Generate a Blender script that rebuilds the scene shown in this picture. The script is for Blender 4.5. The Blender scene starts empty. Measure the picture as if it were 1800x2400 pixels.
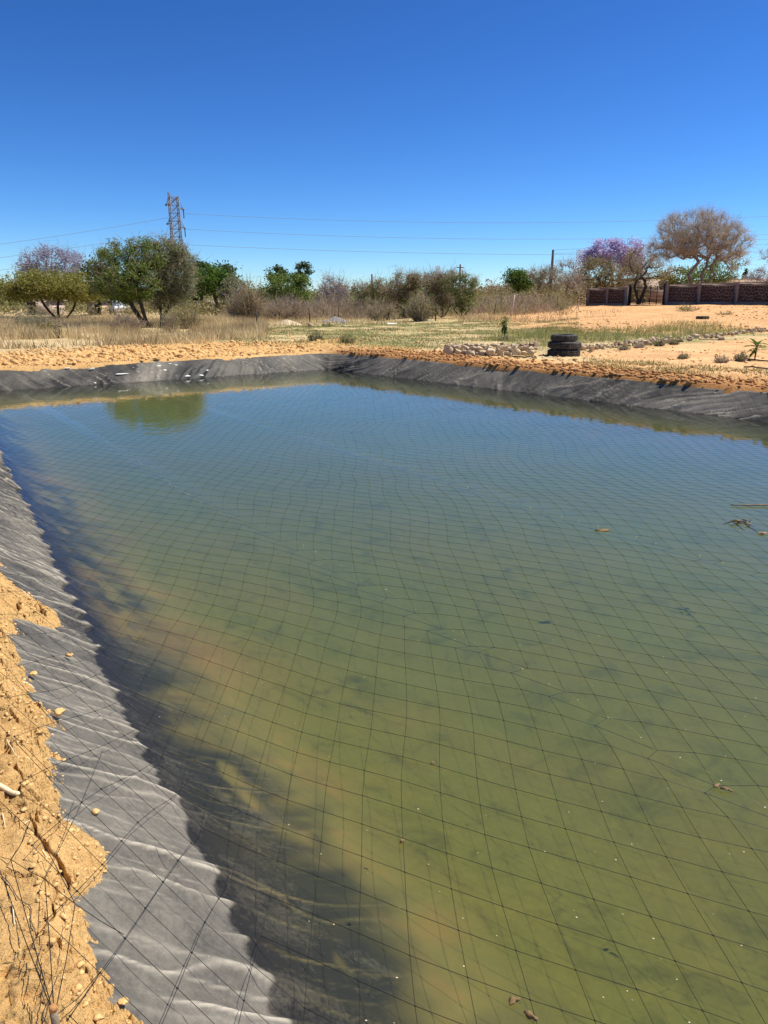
import bpy, math
import numpy as np
from mathutils import Vector
rng = np.random.default_rng(11)
scene = bpy.context.scene

# ------------------------------------------------------------------ camera, world, sun, exposure
F, HOR, EYE = 1700.0, 705.0, 2.0            # lens in photo pixels (1800 x 2400), horizon row, eye above the water
TH = math.atan((1200 - HOR) / F)
cd = bpy.data.cameras.new('camera'); cam = bpy.data.objects.new('camera', cd); scene.collection.objects.link(cam)
cd.sensor_fit = 'VERTICAL'; cd.sensor_height = 36.0; cd.lens = F / 2400 * 36
cd.clip_start = 0.05; cd.clip_end = 5000
cam.location = (0, 0, EYE); cam.rotation_euler = (math.pi / 2 - TH, 0, 0)
scene.camera = cam

SUN_AZ, SUN_EL = math.radians(74), math.radians(58)     # azimuth from straight ahead towards the right
w = bpy.data.worlds.new('World'); scene.world = w; w.use_nodes = True
nt = w.node_tree; nt.nodes.clear()
sky = nt.nodes.new('ShaderNodeTexSky'); sky.sky_type = 'NISHITA'; sky.sun_disc = False
sky.sun_elevation = SUN_EL; sky.sun_rotation = SUN_AZ
sky.altitude = 3000; sky.air_density = 1.2; sky.dust_density = 0.0; sky.ozone_density = 8.0
hs = nt.nodes.new('ShaderNodeHueSaturation'); hs.inputs['Saturation'].default_value = 1.1
gm = nt.nodes.new('ShaderNodeGamma'); gm.inputs[1].default_value = 1.4      # the phone's contrast: deeper blue overhead
bg = nt.nodes.new('ShaderNodeBackground'); bg.inputs['Strength'].default_value = 0.05
wo = nt.nodes.new('ShaderNodeOutputWorld')
nt.links.new(sky.outputs[0], hs.inputs['Color']); nt.links.new(hs.outputs[0], gm.inputs[0]); nt.links.new(gm.outputs[0], bg.inputs[0]); nt.links.new(bg.outputs[0], wo.inputs[0])
sd = bpy.data.lights.new('sun', 'SUN'); sun = bpy.data.objects.new('sun', sd); scene.collection.objects.link(sun)
sd.energy = 5.0; sd.angle = math.radians(0.5); sd.color = (1.0, 0.95, 0.86)
SUN = Vector((math.sin(SUN_AZ) * math.cos(SUN_EL), math.cos(SUN_AZ) * math.cos(SUN_EL), math.sin(SUN_EL)))
sun.rotation_euler = SUN.to_track_quat('Z', 'Y').to_euler()
scene.view_settings.view_transform = 'Standard'; scene.view_settings.look = 'None'
scene.view_settings.exposure = 0.45; scene.view_settings.gamma = 1.0; scene.view_settings.use_curve_mapping = False

# ------------------------------------------------------------------ helpers
def ray(u, v):
    s = (1200 - v) / F
    return np.array([(u - 900) / F, math.cos(TH) + s * math.sin(TH), -math.sin(TH) + s * math.cos(TH)])
def PY(u, v, Y):                               # the point at distance Y straight ahead seen at a photo pixel
    d = ray(u, v); return d * (Y / d[1]) + np.array([0, 0, EYE])
def PZ(u, v, z=0.0):                           # the point at height z seen at a photo pixel
    d = ray(u, v); return d * ((z - EYE) / d[2]) + np.array([0, 0, EYE])

def _h(ix, iy, seed):
    n = (ix.astype(np.int64) * 374761393 + iy.astype(np.int64) * 668265263 + seed * 974711) & 0x7fffffff
    n = ((n ^ (n >> 13)) * 1274126177) & 0x7fffffff
    return ((n ^ (n >> 16)) & 0xffff) / 65535.0
def vn(x, y, seed=0):                          # value noise 0..1
    x = np.asarray(x, float); y = np.asarray(y, float)
    x0 = np.floor(x); y0 = np.floor(y); fx = x - x0; fy = y - y0
    fx = fx * fx * (3 - 2 * fx); fy = fy * fy * (3 - 2 * fy)
    a = _h(x0, y0, seed); b = _h(x0 + 1, y0, seed); c = _h(x0, y0 + 1, seed); d = _h(x0 + 1, y0 + 1, seed)
    return (a * (1 - fx) + b * fx) * (1 - fy) + (c * (1 - fx) + d * fx) * fy
def fbm(x, y, seed=0, o=4, g=0.5):
    s = 0; a = 1; t = 0
    for i in range(o):
        s = s + a * vn(x * 2 ** i + 17.3 * i, y * 2 ** i - 9.1 * i, seed + i); t += a; a *= g
    return s / t                               # 0..1
def S(t): t = np.clip(t, 0, 1); return t * t * (3 - 2 * t)

def mesh_np(name, V, Fc, mats, parent=None, smooth=False, attrs=None, loc=None, link=True):
    V = np.asarray(V, np.float32); Fc = np.asarray(Fc, np.int32); k = Fc.shape[1]
    me = bpy.data.meshes.new(name)
    me.vertices.add(len(V)); me.vertices.foreach_set('co', V.ravel())
    me.loops.add(Fc.size); me.loops.foreach_set('vertex_index', Fc.ravel())
    me.polygons.add(len(Fc))
    me.polygons.foreach_set('loop_start', np.arange(0, Fc.size, k, dtype=np.int32))
    me.polygons.foreach_set('loop_total', np.full(len(Fc), k, np.int32))
    if smooth: me.polygons.foreach_set('use_smooth', np.ones(len(Fc), bool))
    me.update(calc_edges=True); me.validate()
    if attrs:
        for an, av in attrs.items():
            av = np.asarray(av, np.float32)
            if av.ndim == 1:
                a = me.attributes.new(an, 'FLOAT', 'POINT'); a.data.foreach_set('value', av)
            else:
                a = me.attributes.new(an, 'FLOAT_COLOR', 'POINT')
                a.data.foreach_set('color', np.concatenate([av, np.ones((len(av), 1), np.float32)], 1).ravel())
    me.materials.append(mats)
    o = bpy.data.objects.new(name, me)
    if link: scene.collection.objects.link(o)
    if parent is not None: o.parent = parent
    if loc is not None: o.location = loc
    return o
def tag(o, label=None, cat=None, group=None, kind=None):
    if label: o['label'] = label
    if cat: o['category'] = cat
    if group: o['group'] = group
    if kind: o['kind'] = kind
    return o
def empty(name, loc, label, cat, group=None):
    o = bpy.data.objects.new(name, None); scene.collection.objects.link(o); o.location = loc
    o.empty_display_size = 0.2
    return tag(o, label, cat, group)

class MB:                                      # collects quads / tris as quads (tri = repeated index avoided by separate list)
    def __init__(s): s.V = []; s.T = []; s.n = 0
    def add(s, V, T):
        V = np.asarray(V, float).reshape(-1, 3); T = np.asarray(T, int)
        if T.shape[1] == 4: T = np.concatenate([T[:, [0, 1, 2]], T[:, [0, 2, 3]]])
        s.V.append(V); s.T.append(T + s.n); s.n += len(V)
    def box(s, c, h, rz=0.0, ax=None, bev=0.0):
        c = np.asarray(c, float); h = np.asarray(h, float)
        q = np.array([[x, y, z] for x in (-1, 1) for y in (-1, 1) for z in (-1, 1)], float)
        if bev:                                # chamfered box: 24 verts
            vs = []; 
            for sg in q:
                for k in range(3):
                    p = sg * (h - bev); p[k] = sg[k] * h[k]; vs.append(p)
            vs = np.array(vs)
            import itertools
            f = []
            idx = lambda x, y, z, k: ((x > 0) * 4 + (y > 0) * 2 + (z > 0)) * 3 + k
            for k in range(3):
                for sgn in (-1, 1):
                    a, b = [i for i in range(3) if i != k]
                    ring = []
                    for (p, r) in ((-1, -1), (1, -1), (1, 1), (-1, 1)):
                        t = [0, 0, 0]; t[k] = sgn; t[a] = p; t[b] = r; ring.append(idx(*t, k))
                    f.append(ring)
                    for p in (-1, 1):          # edge strips between face k(sgn) and face a(p)
                        if a > k or True:
                            t0 = [0, 0, 0]; t0[k] = sgn; t0[a] = p; t0[b] = -1
                            t1 = list(t0); t1[b] = 1
                            if k < a: f.append([idx(*t0, k), idx(*t1, k), idx(*t1, a), idx(*t0, a)])
                            t0 = [0, 0, 0]; t0[k] = sgn; t0[b] = p; t0[a] = -1
                            t1 = list(t0); t1[a] = 1
                            if k < b: f.append([idx(*t0, k), idx(*t1, k), idx(*t1, b), idx(*t0, b)])
            tri = [[i * 3, i * 3 + 1, i * 3 + 2] for i in range(8)]
            v = vs
        else:
            v = q * h; f = [[0, 1, 3, 2], [4, 6, 7, 5], [0, 4, 5, 1], [2, 3, 7, 6], [0, 2, 6, 4], [1, 5, 7, 3]]; tri = None
        if ax is not None: v = v @ np.asarray(ax, float)
        if rz:
            cz, sz = math.cos(rz), math.sin(rz); v = v @ np.array([[cz, sz, 0], [-sz, cz, 0], [0, 0, 1]])
        n0 = s.n; s.add(v + c, f)
        if tri is not None: s.T.append(np.array(tri) + n0)
        return s
    def tube(s, pts, r, k=6, caps=True):
        pts = np.asarray(pts, float); n = len(pts); r = np.broadcast_to(np.asarray(r, float), (n,))
        t = np.gradient(pts, axis=0); t /= np.linalg.norm(t, axis=1)[:, None] + 1e-9
        ref = np.array([0, 0, 1.0]) if abs(t[:, 2]).mean() < 0.8 else np.array([1.0, 0, 0])
        a = np.cross(t, ref); a /= np.linalg.norm(a, axis=1)[:, None] + 1e-9; b = np.cross(t, a)
        an = np.arange(k) * 2 * math.pi / k
        V = pts[:, None] + r[:, None, None] * (a[:, None] * np.cos(an)[None, :, None] + b[:, None] * np.sin(an)[None, :, None])
        f = [[i * k + j, i * k + (j + 1) % k, (i + 1) * k + (j + 1) % k, (i + 1) * k + j] for i in range(n - 1) for j in range(k)]
        n0 = s.n; s.add(V.reshape(-1, 3), f)
        if caps:
            c = []
            for j in range(1, k - 1): c += [[0, j + 1, j], [(n - 1) * k, (n - 1) * k + j, (n - 1) * k + j + 1]]
            s.T.append(np.array(c) + n0)
        return s
    def build(s, name, mat, parent=None, smooth=False, attrs=None, loc=None):
        return mesh_np(name, np.concatenate(s.V), np.concatenate(s.T), mat, parent, smooth, attrs, loc)

def segs_mesh(A, B, ra, rb, k=3):              # independent prisms from A[i] to B[i]
    A = np.asarray(A, float); B = np.asarray(B, float); n = len(A)
    t = B - A; t /= np.linalg.norm(t, axis=1)[:, None] + 1e-9
    ref = np.where(np.abs(t[:, 2:3]) < 0.9, np.array([[0, 0, 1.0]]), np.array([[1.0, 0, 0]]))
    a = np.cross(t, ref); a /= np.linalg.norm(a, axis=1)[:, None] + 1e-9; b = np.cross(t, a)
    an = np.arange(k) * 2 * math.pi / k + 0.5
    off = a[:, None] * np.cos(an)[None, :, None] + b[:, None] * np.sin(an)[None, :, None]
    ra = np.broadcast_to(ra, (n,))[:, None, None]; rb = np.broadcast_to(rb, (n,))[:, None, None]
    V = np.concatenate([A[:, None] + off * ra, B[:, None] + off * rb], 1).reshape(-1, 3)
    base = (np.arange(n) * 2 * k)[:, None, None]
    q = np.array([[j, (j + 1) % k, k + (j + 1) % k, k + j] for j in range(k)])[None]
    return V, (base + q).reshape(-1, 4)

def rock(r, seed, flat=0.75, sub=2, sharp=0.35):
    """irregular angular lump: 42 or 12 directions pushed in and out, cut by a few planes"""
    import bmesh
    bm = bmesh.new(); bmesh.ops.create_icosphere(bm, subdivisions=sub, radius=1.0)
    V = np.array([v.co[:] for v in bm.verts]); T = np.array([[v.index for v in f.verts] for f in bm.faces]); bm.free()
    g = np.random.default_rng(seed)
    for i in range(7):
        n = g.normal(size=3); n /= np.linalg.norm(n); d = g.uniform(0.5, 0.85)
        e = np.maximum(V @ n - d, 0); V = V - e[:, None] * n
    V = V * (1 + g.normal(size=(len(V), 1)) * 0.06 * sharp / 0.35)
    V = V * np.array([1, g.uniform(0.65, 1.0), flat * g.uniform(0.8, 1.1)]) * r
    return V, T
def rotz(V, a):
    c, s = math.cos(a), math.sin(a); return V @ np.array([[c, s, 0], [-s, c, 0], [0, 0, 1]])

# ------------------------------------------------------------------ materials
def new_mat(name):
    m = bpy.data.materials.new(name); m.use_nodes = True; t = m.node_tree
    p = t.nodes['Principled BSDF']; return m, t, p
def node(t, kind, **kw):
    n = t.nodes.new(kind)
    for k, v in kw.items():
        if k in n.inputs: n.inputs[k].default_value = v
        else: setattr(n, k, v)
    return n
def noise(t, scale, detail=4, rough=0.55, vec=None, dist=0.0):
    n = node(t, 'ShaderNodeTexNoise', Scale=scale, Detail=detail, Roughness=rough, Distortion=dist)
    t.links.new(vec, n.inputs['Vector']); return n
def ramp(t, src, stops):
    r = t.nodes.new('ShaderNodeValToRGB'); el = r.color_ramp.elements
    while len(el) < len(stops): el.new(0.5)
    for e, (p, c) in zip(el, stops):
        e.position = p; e.color = (c if len(c) == 4 else (*c, 1)) if not isinstance(c, (int, float)) else (c, c, c, 1)
    t.links.new(src, r.inputs[0]); return r
def mixc(t, fac, a, b, mode='MIX'):
    m = t.nodes.new('ShaderNodeMix'); m.data_type = 'RGBA'; m.blend_type = mode
    for s, sock in ((fac, m.inputs[0]), (a, m.inputs[6]), (b, m.inputs[7])):
        if hasattr(s, 'links') or isinstance(s, bpy.types.NodeSocket): t.links.new(s, sock)
        else: sock.default_value = s if isinstance(s, (int, float)) else (*s, 1) if len(s) == 3 else s
    return m.outputs[2]
def geo(t): return t.nodes.new('ShaderNodeNewGeometry').outputs['Position']
def objc(t): return t.nodes.new('ShaderNodeTexCoord').outputs['Object']
def bump(t, p, src, dist, strength=1.0, prev=None):
    b = node(t, 'ShaderNodeBump', Distance=dist, Strength=strength); t.links.new(src, b.inputs['Height'])
    if prev: t.links.new(prev, b.inputs['Normal'])
    t.links.new(b.outputs[0], p.inputs['Normal']); return b.outputs[0]

def simple(name, col, rough=0.8, var=0.25, scale=6.0, bumpd=0.0, spec=0.3, metal=0.0, col2=None, detail=5):
    m, t, p = new_mat(name); c = objc(t); n = noise(t, scale, detail, 0.6, c)
    lo = tuple(x * (1 - var) for x in col); hi = tuple(min(1, x * (1 + var)) for x in col) if col2 is None else col2
    r = ramp(t, n.outputs[0], [(0.3, lo), (0.7, hi)]); t.links.new(r.outputs[0], p.inputs['Base Color'])
    p.inputs['Roughness'].default_value = rough; p.inputs['Specular IOR Level'].default_value = spec; p.inputs['Metallic'].default_value = metal
    if bumpd:
        n2 = noise(t, scale * 4, 5, 0.65, c); bump(t, p, n2.outputs[0], bumpd)
    return m

def leafmat(name, c1, c2, trans=0.38, rough=0.6):
    m, t, p = new_mat(name)
    a = t.nodes.new('ShaderNodeAttribute'); a.attribute_name = 'tint'
    col = mixc(t, a.outputs['Fac'], c1, c2)
    t.links.new(col, p.inputs['Base Color']); p.inputs['Roughness'].default_value = rough; p.inputs['Specular IOR Level'].default_value = 0.25
    tr = t.nodes.new('ShaderNodeBsdfTranslucent'); t.links.new(col, tr.inputs[0])
    mx = t.nodes.new('ShaderNodeMixShader'); mx.inputs[0].default_value = trans
    t.links.new(p.outputs[0], mx.inputs[1]); t.links.new(tr.outputs[0], mx.inputs[2])
    t.links.new(mx.outputs[0], t.nodes['Material Output'].inputs[0]); return m

# soil: colour comes from where the soil differs (attribute), grain and cracks from noise
M = {}
def soil_mat():
    m, t, p = new_mat('soil'); P = geo(t)
    a = t.nodes.new('ShaderNodeAttribute'); a.attribute_name = 'soil'
    n1 = noise(t, 1.7, 6, 0.6, P); n2 = noise(t, 22, 6, 0.7, P); n3 = noise(t, 160, 4, 0.7, P)
    k = ramp(t, n1.outputs[0], [(0.25, 0.88), (0.75, 1.16)])
    k2 = ramp(t, n2.outputs[0], [(0.25, 0.80), (0.75, 1.2)])
    k3 = ramp(t, n3.outputs[0], [(0.3, 0.82), (0.7, 1.12)])
    c = mixc(t, 1.0, a.outputs['Color'], k.outputs[0], 'MULTIPLY'); c = mixc(t, 1.0, c, k2.outputs[0], 'MULTIPLY'); c = mixc(t, 1.0, c, k3.outputs[0], 'MULTIPLY')
    t.links.new(c, p.inputs['Base Color']); p.inputs['Roughness'].default_value = 0.95; p.inputs['Specular IOR Level'].default_value = 0.1
    # drying cracks near the pond, warped so that they wander
    wv = node(t, 'ShaderNodeVectorMath', operation='MULTIPLY_ADD'); nw = noise(t, 14, 3, 0.6, P)
    t.links.new(nw.outputs['Color'], wv.inputs[0]); wv.inputs[1].default_value = (0.09, 0.09, 0.0); t.links.new(P, wv.inputs[2])
    vo = node(t, 'ShaderNodeTexVoronoi', Scale=10.0, feature='DISTANCE_TO_EDGE'); t.links.new(wv.outputs[0], vo.inputs['Vector'])
    cr = ramp(t, vo.outputs['Distance'], [(0.0, 0.0), (0.035, 1.0)])
    ng = noise(t, 5, 2, 0.5, P); gate = ramp(t, ng.outputs[0], [(0.50, 1.0), (0.58, 0.0)])
    mxm = node(t, 'ShaderNodeMath', operation='MAXIMUM'); t.links.new(cr.outputs[0], mxm.inputs[0]); t.links.new(gate.outputs[0], mxm.inputs[1])
    b1 = bump(t, p, mxm.outputs[0], 0.008, 0.8)
    b2 = bump(t, p, n2.outputs[0], 0.03, 0.9, b1); bump(t, p, n3.outputs[0], 0.005, 0.9, b2)
    return m
M['soil'] = soil_mat()
def silt_colour(t, P):
    n1 = noise(t, 0.8, 5, 0.6, P); n2 = noise(t, 3.2, 6, 0.65, P, 0.8); n3 = noise(t, 30, 5, 0.7, P)
    c = ramp(t, n1.outputs[0], [(0.3, (0.116, 0.121, 0.025)), (0.7, (0.152, 0.125, 0.029))])
    k = ramp(t, n2.outputs[0], [(0.26, 0.42), (0.46, 0.95), (0.8, 1.12)]); k3 = ramp(t, n3.outputs[0], [(0.25, 0.8), (0.7, 1.1)])
    cc = mixc(t, 1.0, c.outputs[0], k.outputs[0], 'MULTIPLY'); return mixc(t, 1.0, cc, k3.outputs[0], 'MULTIPLY')
def liner_mat():
    m, t, p = new_mat('liner_plastic'); P = geo(t)
    d = t.nodes.new('ShaderNodeAttribute'); d.attribute_name = 'dust_highlight'
    s = t.nodes.new('ShaderNodeAttribute'); s.attribute_name = 'silt'
    n1 = noise(t, 2.4, 6, 0.65, P, 0.6); n2 = noise(t, 45, 5, 0.75, P); n3 = noise(t, 150, 2, 0.5, P)
    dm = node(t, 'ShaderNodeMath', operation='MULTIPLY_ADD'); t.links.new(n1.outputs[0], dm.inputs[0]); dm.inputs[1].default_value = 0.55; dm.inputs[2].default_value = -0.46
    dm2 = node(t, 'ShaderNodeMath', operation='MULTIPLY_ADD'); t.links.new(n2.outputs[0], dm2.inputs[0]); dm2.inputs[1].default_value = 0.36; t.links.new(dm.outputs[0], dm2.inputs[2])
    dm4 = node(t, 'ShaderNodeMath', operation='ADD', use_clamp=True); t.links.new(dm2.outputs[0], dm4.inputs[0]); t.links.new(d.outputs['Fac'], dm4.inputs[1])
    c = mixc(t, dm4.outputs[0], (0.026, 0.025, 0.024), (0.46, 0.41, 0.32))
    sp = ramp(t, n3.outputs[0], [(0.69, 0.0), (0.72, 1.0)])
    spk = node(t, 'ShaderNodeMath', operation='MULTIPLY'); t.links.new(sp.outputs[0], spk.inputs[0]); t.links.new(d.outputs['Fac'], spk.inputs[1])
    c = mixc(t, spk.outputs[0], c, (0.5, 0.46, 0.38))
    ns = noise(t, 3.0, 6, 0.6, P, 1.0); sc = ramp(t, ns.outputs[0], [(0.3, (0.125, 0.118, 0.046)), (0.55, (0.17, 0.14, 0.05)), (0.72, (0.22, 0.145, 0.055))])
    dp = t.nodes.new('ShaderNodeAttribute'); dp.attribute_name = 'deep'; scd = mixc(t, dp.outputs['Fac'], sc.outputs[0], silt_colour(t, P))
    ru = t.nodes.new('ShaderNodeAttribute'); ru.attribute_name = 'rust'; sc2 = mixc(t, ru.outputs['Fac'], scd, (0.24, 0.125, 0.05))
    c = mixc(t, s.outputs['Fac'], c, sc2)
    t.links.new(c, p.inputs['Base Color'])
    rr = ramp(t, dm4.outputs[0], [(0.0, 0.50), (0.6, 0.85)]); t.links.new(rr.outputs[0], p.inputs['Roughness'])
    wt = t.nodes.new('ShaderNodeAttribute'); wt.attribute_name = 'wet'
    spr = ramp(t, wt.outputs['Fac'], [(0.0, 0.16), (1.0, 0.01)]); t.links.new(spr.outputs[0], p.inputs['Specular IOR Level'])
    b = bump(t, p, n2.outputs[0], 0.004, 0.5)
    return m
M['liner'] = liner_mat()
def bed_mat():
    m, t, p = new_mat('pond_silt'); P = geo(t)
    cc = silt_colour(t, P)
    t.links.new(cc, p.inputs['Base Color']); p.inputs['Roughness'].default_value = 1.0; p.inputs['Specular IOR Level'].default_value = 0.0
    return m
M['bed'] = bed_mat()
def water_mat():
    m = bpy.data.materials.new('pond_water'); m.use_nodes = True; t = m.node_tree; t.nodes.clear()
    P = geo(t)
    mp = node(t, 'ShaderNodeMapping'); mp.inputs['Rotation'].default_value = (0, 0, 0.5); mp.inputs['Scale'].default_value = (1.0, 2.2, 1.0); t.links.new(P, mp.inputs['Vector'])
    n1 = noise(t, 1.6, 3, 0.5, mp.outputs[0]); n2 = noise(t, 9, 2, 0.5, mp.outputs[0])
    b = node(t, 'ShaderNodeBump', Distance=0.0022, Strength=1.0); t.links.new(n1.outputs[0], b.inputs['Height'])
    b2 = node(t, 'ShaderNodeBump', Distance=0.0004, Strength=1.0); t.links.new(n2.outputs[0], b2.inputs['Height']); t.links.new(b.outputs[0], b2.inputs['Normal'])
    fr = node(t, 'ShaderNodeFresnel', IOR=1.48); t.links.new(b2.outputs[0], fr.inputs['Normal'])
    g = node(t, 'ShaderNodeBsdfGlossy', Roughness=0.0); g.inputs['Color'].default_value = (1, 1, 1, 1); t.links.new(b2.outputs[0], g.inputs['Normal'])
    tr = node(t, 'ShaderNodeBsdfTransparent'); tr.inputs['Color'].default_value = (0.98, 0.98, 0.98, 1)
    mx = t.nodes.new('ShaderNodeMixShader'); t.links.new(fr.outputs[0], mx.inputs[0]); t.links.new(tr.outputs[0], mx.inputs[1]); t.links.new(g.outputs[0], mx.inputs[2])
    out = t.nodes.new('ShaderNodeOutputMaterial'); t.links.new(mx.outputs[0], out.inputs['Surface'])
    va = node(t, 'ShaderNodeVolumeAbsorption', Density=1.0); va.inputs['Color'].default_value = (1 - 0.12, 1 - 0.065, 1 - 0.24, 1)
    vs = node(t, 'ShaderNodeVolumeScatter', Density=0.17, Anisotropy=0.2); vs.inputs['Color'].default_value = (0.50, 0.79, 0.53, 1)
    ad = t.nodes.new('ShaderNodeAddShader'); t.links.new(va.outputs[0], ad.inputs[0]); t.links.new(vs.outputs[0], ad.inputs[1])
    t.links.new(ad.outputs[0], out.inputs['Volume'])
    return m
M['water'] = water_mat()
M['thread'] = simple('net_thread', (0.012, 0.013, 0.012), 0.5, 0.1)
M['cord'] = simple('seam_cord', (0.26, 0.28, 0.09), 0.6, 0.2)
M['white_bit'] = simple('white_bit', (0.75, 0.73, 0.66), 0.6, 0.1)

# ------------------------------------------------------------------ the pond: a long rounded quadrilateral
CORN = np.array([[-9.35, 16.45], [-1.68, 22.42], [14.2, 3.2], [5.6, -8.2]])      # clockwise seen from above: left corner, far corner, right, near
ED = [(CORN[i], CORN[(i + 1) % 4]) for i in range(4)]
NRM = []; 
for a, b in ED:
    t_ = (b - a) / np.linalg.norm(b - a); NRM.append(np.array([-t_[1], t_[0]]))  # outward for this winding
NRM = np.array(NRM); EA = np.array([a for a, b in ED])
def dpond(x, y):                                # signed distance: > 0 outside the waterline; corners rounded by a soft maximum
    ds = np.stack([(x - EA[i, 0]) * NRM[i, 0] + (y - EA[i, 1]) * NRM[i, 1] for i in range(4)])
    k = 0.28; mx = ds.max(0)
    return mx + k * np.log(np.exp((ds - mx) / k).sum(0))
def side_w(x, y):                               # which side a point belongs to, soft weights
    ds = np.stack([(x - EA[i, 0]) * NRM[i, 0] + (y - EA[i, 1]) * NRM[i, 1] for i in range(4)])
    e = np.exp((ds - ds.max(0)) / 0.4); return e / e.sum(0)
RIM = 0.42
def liner_base(d): return np.where(d > 0.5, RIM, np.where(d > 0, d * (RIM / 0.5), -1.02 * (1 - np.exp(np.minimum(d, 0) * (RIM / 0.5) / 1.02))))

def terrain(x, y):
    A = 1.25 * S((x + 8) / 44.0)
    return 0.45 + 0.05 * S((y - 18) / 8) + A * S((y - 24) / 44.0)
def cells(x, y, sc, seed):                       # height step per cell of a wandering cell pattern, and distance to the cell edge
    X = x / sc + 0.9 * (fbm(x / sc * 1.3, y / sc * 1.3, seed, 3) - 0.5); Y = y / sc + 0.9 * (fbm(x / sc * 1.3 + 40, y / sc * 1.3, seed + 1, 3) - 0.5)
    ix, iy = np.floor(X), np.floor(Y); b1 = np.full(X.shape, 9.0); b2 = np.full(X.shape, 9.0); h = np.zeros(X.shape)
    for dx in (-1, 0, 1):
        for dy in (-1, 0, 1):
            cx, cy = ix + dx, iy + dy; d = np.hypot(cx + _h(cx, cy, seed + 2) - X, cy + _h(cx, cy, seed + 3) - Y); hh = _h(cx, cy, seed + 4)
            m = d < b1; b2 = np.where(m, b1, np.minimum(b2, d)); h = np.where(m, hh, h); b1 = np.where(m, d, b1)
    return h, b2 - b1
def ground_z(x, y):
    d = dpond(x, y); sw = side_w(x, y)
    r = np.hypot(x, y)
    near = sw[3]                                # the bank the photographer stands on
    t = terrain(x, y)
    # spill edge of the soil over the liner
    ed = 0.365 + 0.11 * (fbm(x * 2.1, y * 2.1, 5, 4) - 0.5) + 0.20 * (fbm(x * 7.5, y * 7.5, 9, 6, 0.75) - 0.5) - 0.05 * S((r - 3) / 6)
    ed = np.where(near > 0.5, ed, 0.47 + 0.16 * (fbm(x * 1.3, y * 1.3, 6, 4) - 0.5))
    # two tongues of soil that slipped down the near bank
    for (tx, ty, rr, am) in ((-2.02, 3.98, 0.30, 0.30), (-1.72, 3.75, 0.10, 0.18), (-0.93, 1.90, 0.12, 0.12), (-1.33, 2.72, 0.14, 0.10)):
        ed = ed - am * np.exp(-((x - tx) ** 2 + (y - ty) ** 2) / rr ** 2)
    th = np.clip((d - ed) * 0.9, -0.12, 0.07)
    fine = 0.030 * (fbm(x * 9, y * 9, 21, 5, 0.6) - 0.5) + 0.02 * (fbm(x * 2.5, y * 2.5, 31, 3) - 0.5)
    nm = (near > 0.5) & (r < 12) & (d > 0.1)
    if nm.any():
        xn, yn = x[nm], y[nm]; h1, e1 = cells(xn, yn, 0.11, 140); h2, e2 = cells(xn, yn, 0.035, 150); g1 = S((fbm(xn * 1.7, yn * 1.7, 160, 3) - 0.38) / 0.12)
        h3, e3 = cells(xn, yn, 0.30, 170); g3 = S((fbm(xn * 1.1 + 9, yn * 1.1, 180, 3) - 0.40) / 0.1)
        add = (0.034 * (h1 - 0.4) - 0.034 * (1 - S(e1 / 0.11))) * g1 + 0.018 * (h2 - 0.5) * (0.3 + 0.7 * g1) - 0.010 * (1 - S(e2 / 0.22)) * g1 - 0.05 * (1 - S(e3 / 0.045)) * g3 + 0.014 * (fbm(xn * 55, yn * 55, 190, 3, 0.7) - 0.5)
        fine = fine.copy(); fine[nm] += add
    zb = liner_base(d) + th + fine * np.clip((d - ed) * 8 + 0.3, 0, 1)
    # clods of dug soil on the far banks
    lump = 0.5 * np.abs(fbm(x * 3.1, y * 3.1, 41, 6, 0.72) - 0.5) * 4 + 0.5 * fbm(x * 7, y * 7, 43, 4, 0.7)
    fb = (1 - near) * S((d - 0.5) / 0.8)
    dug = np.clip(fb * (1 - S((d - 5.0) / 3.0)) * np.where(sw[0] > 0.5, 1.0, 0.45), 0, 1)
    mound = 0.05 * dug * sw[0] * S((d - 0.6) / 1.5) * (0.6 + 0.8 * fbm(x * 0.35, y * 0.35, 55, 2))
    out = t + 0.17 * (lump - 0.55) * dug + mound + fine + 0.05 * (fbm(x * 0.6, y * 0.6, 61, 4) - 0.5) * (1 + np.clip(r / 40, 0, 3))
    k = S((d - 0.55) / 0.9)
    return zb * (1 - k) + out * k
def gz(x, y): return float(ground_z(np.array([float(x)]), np.array([float(y)]))[0])

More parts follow.
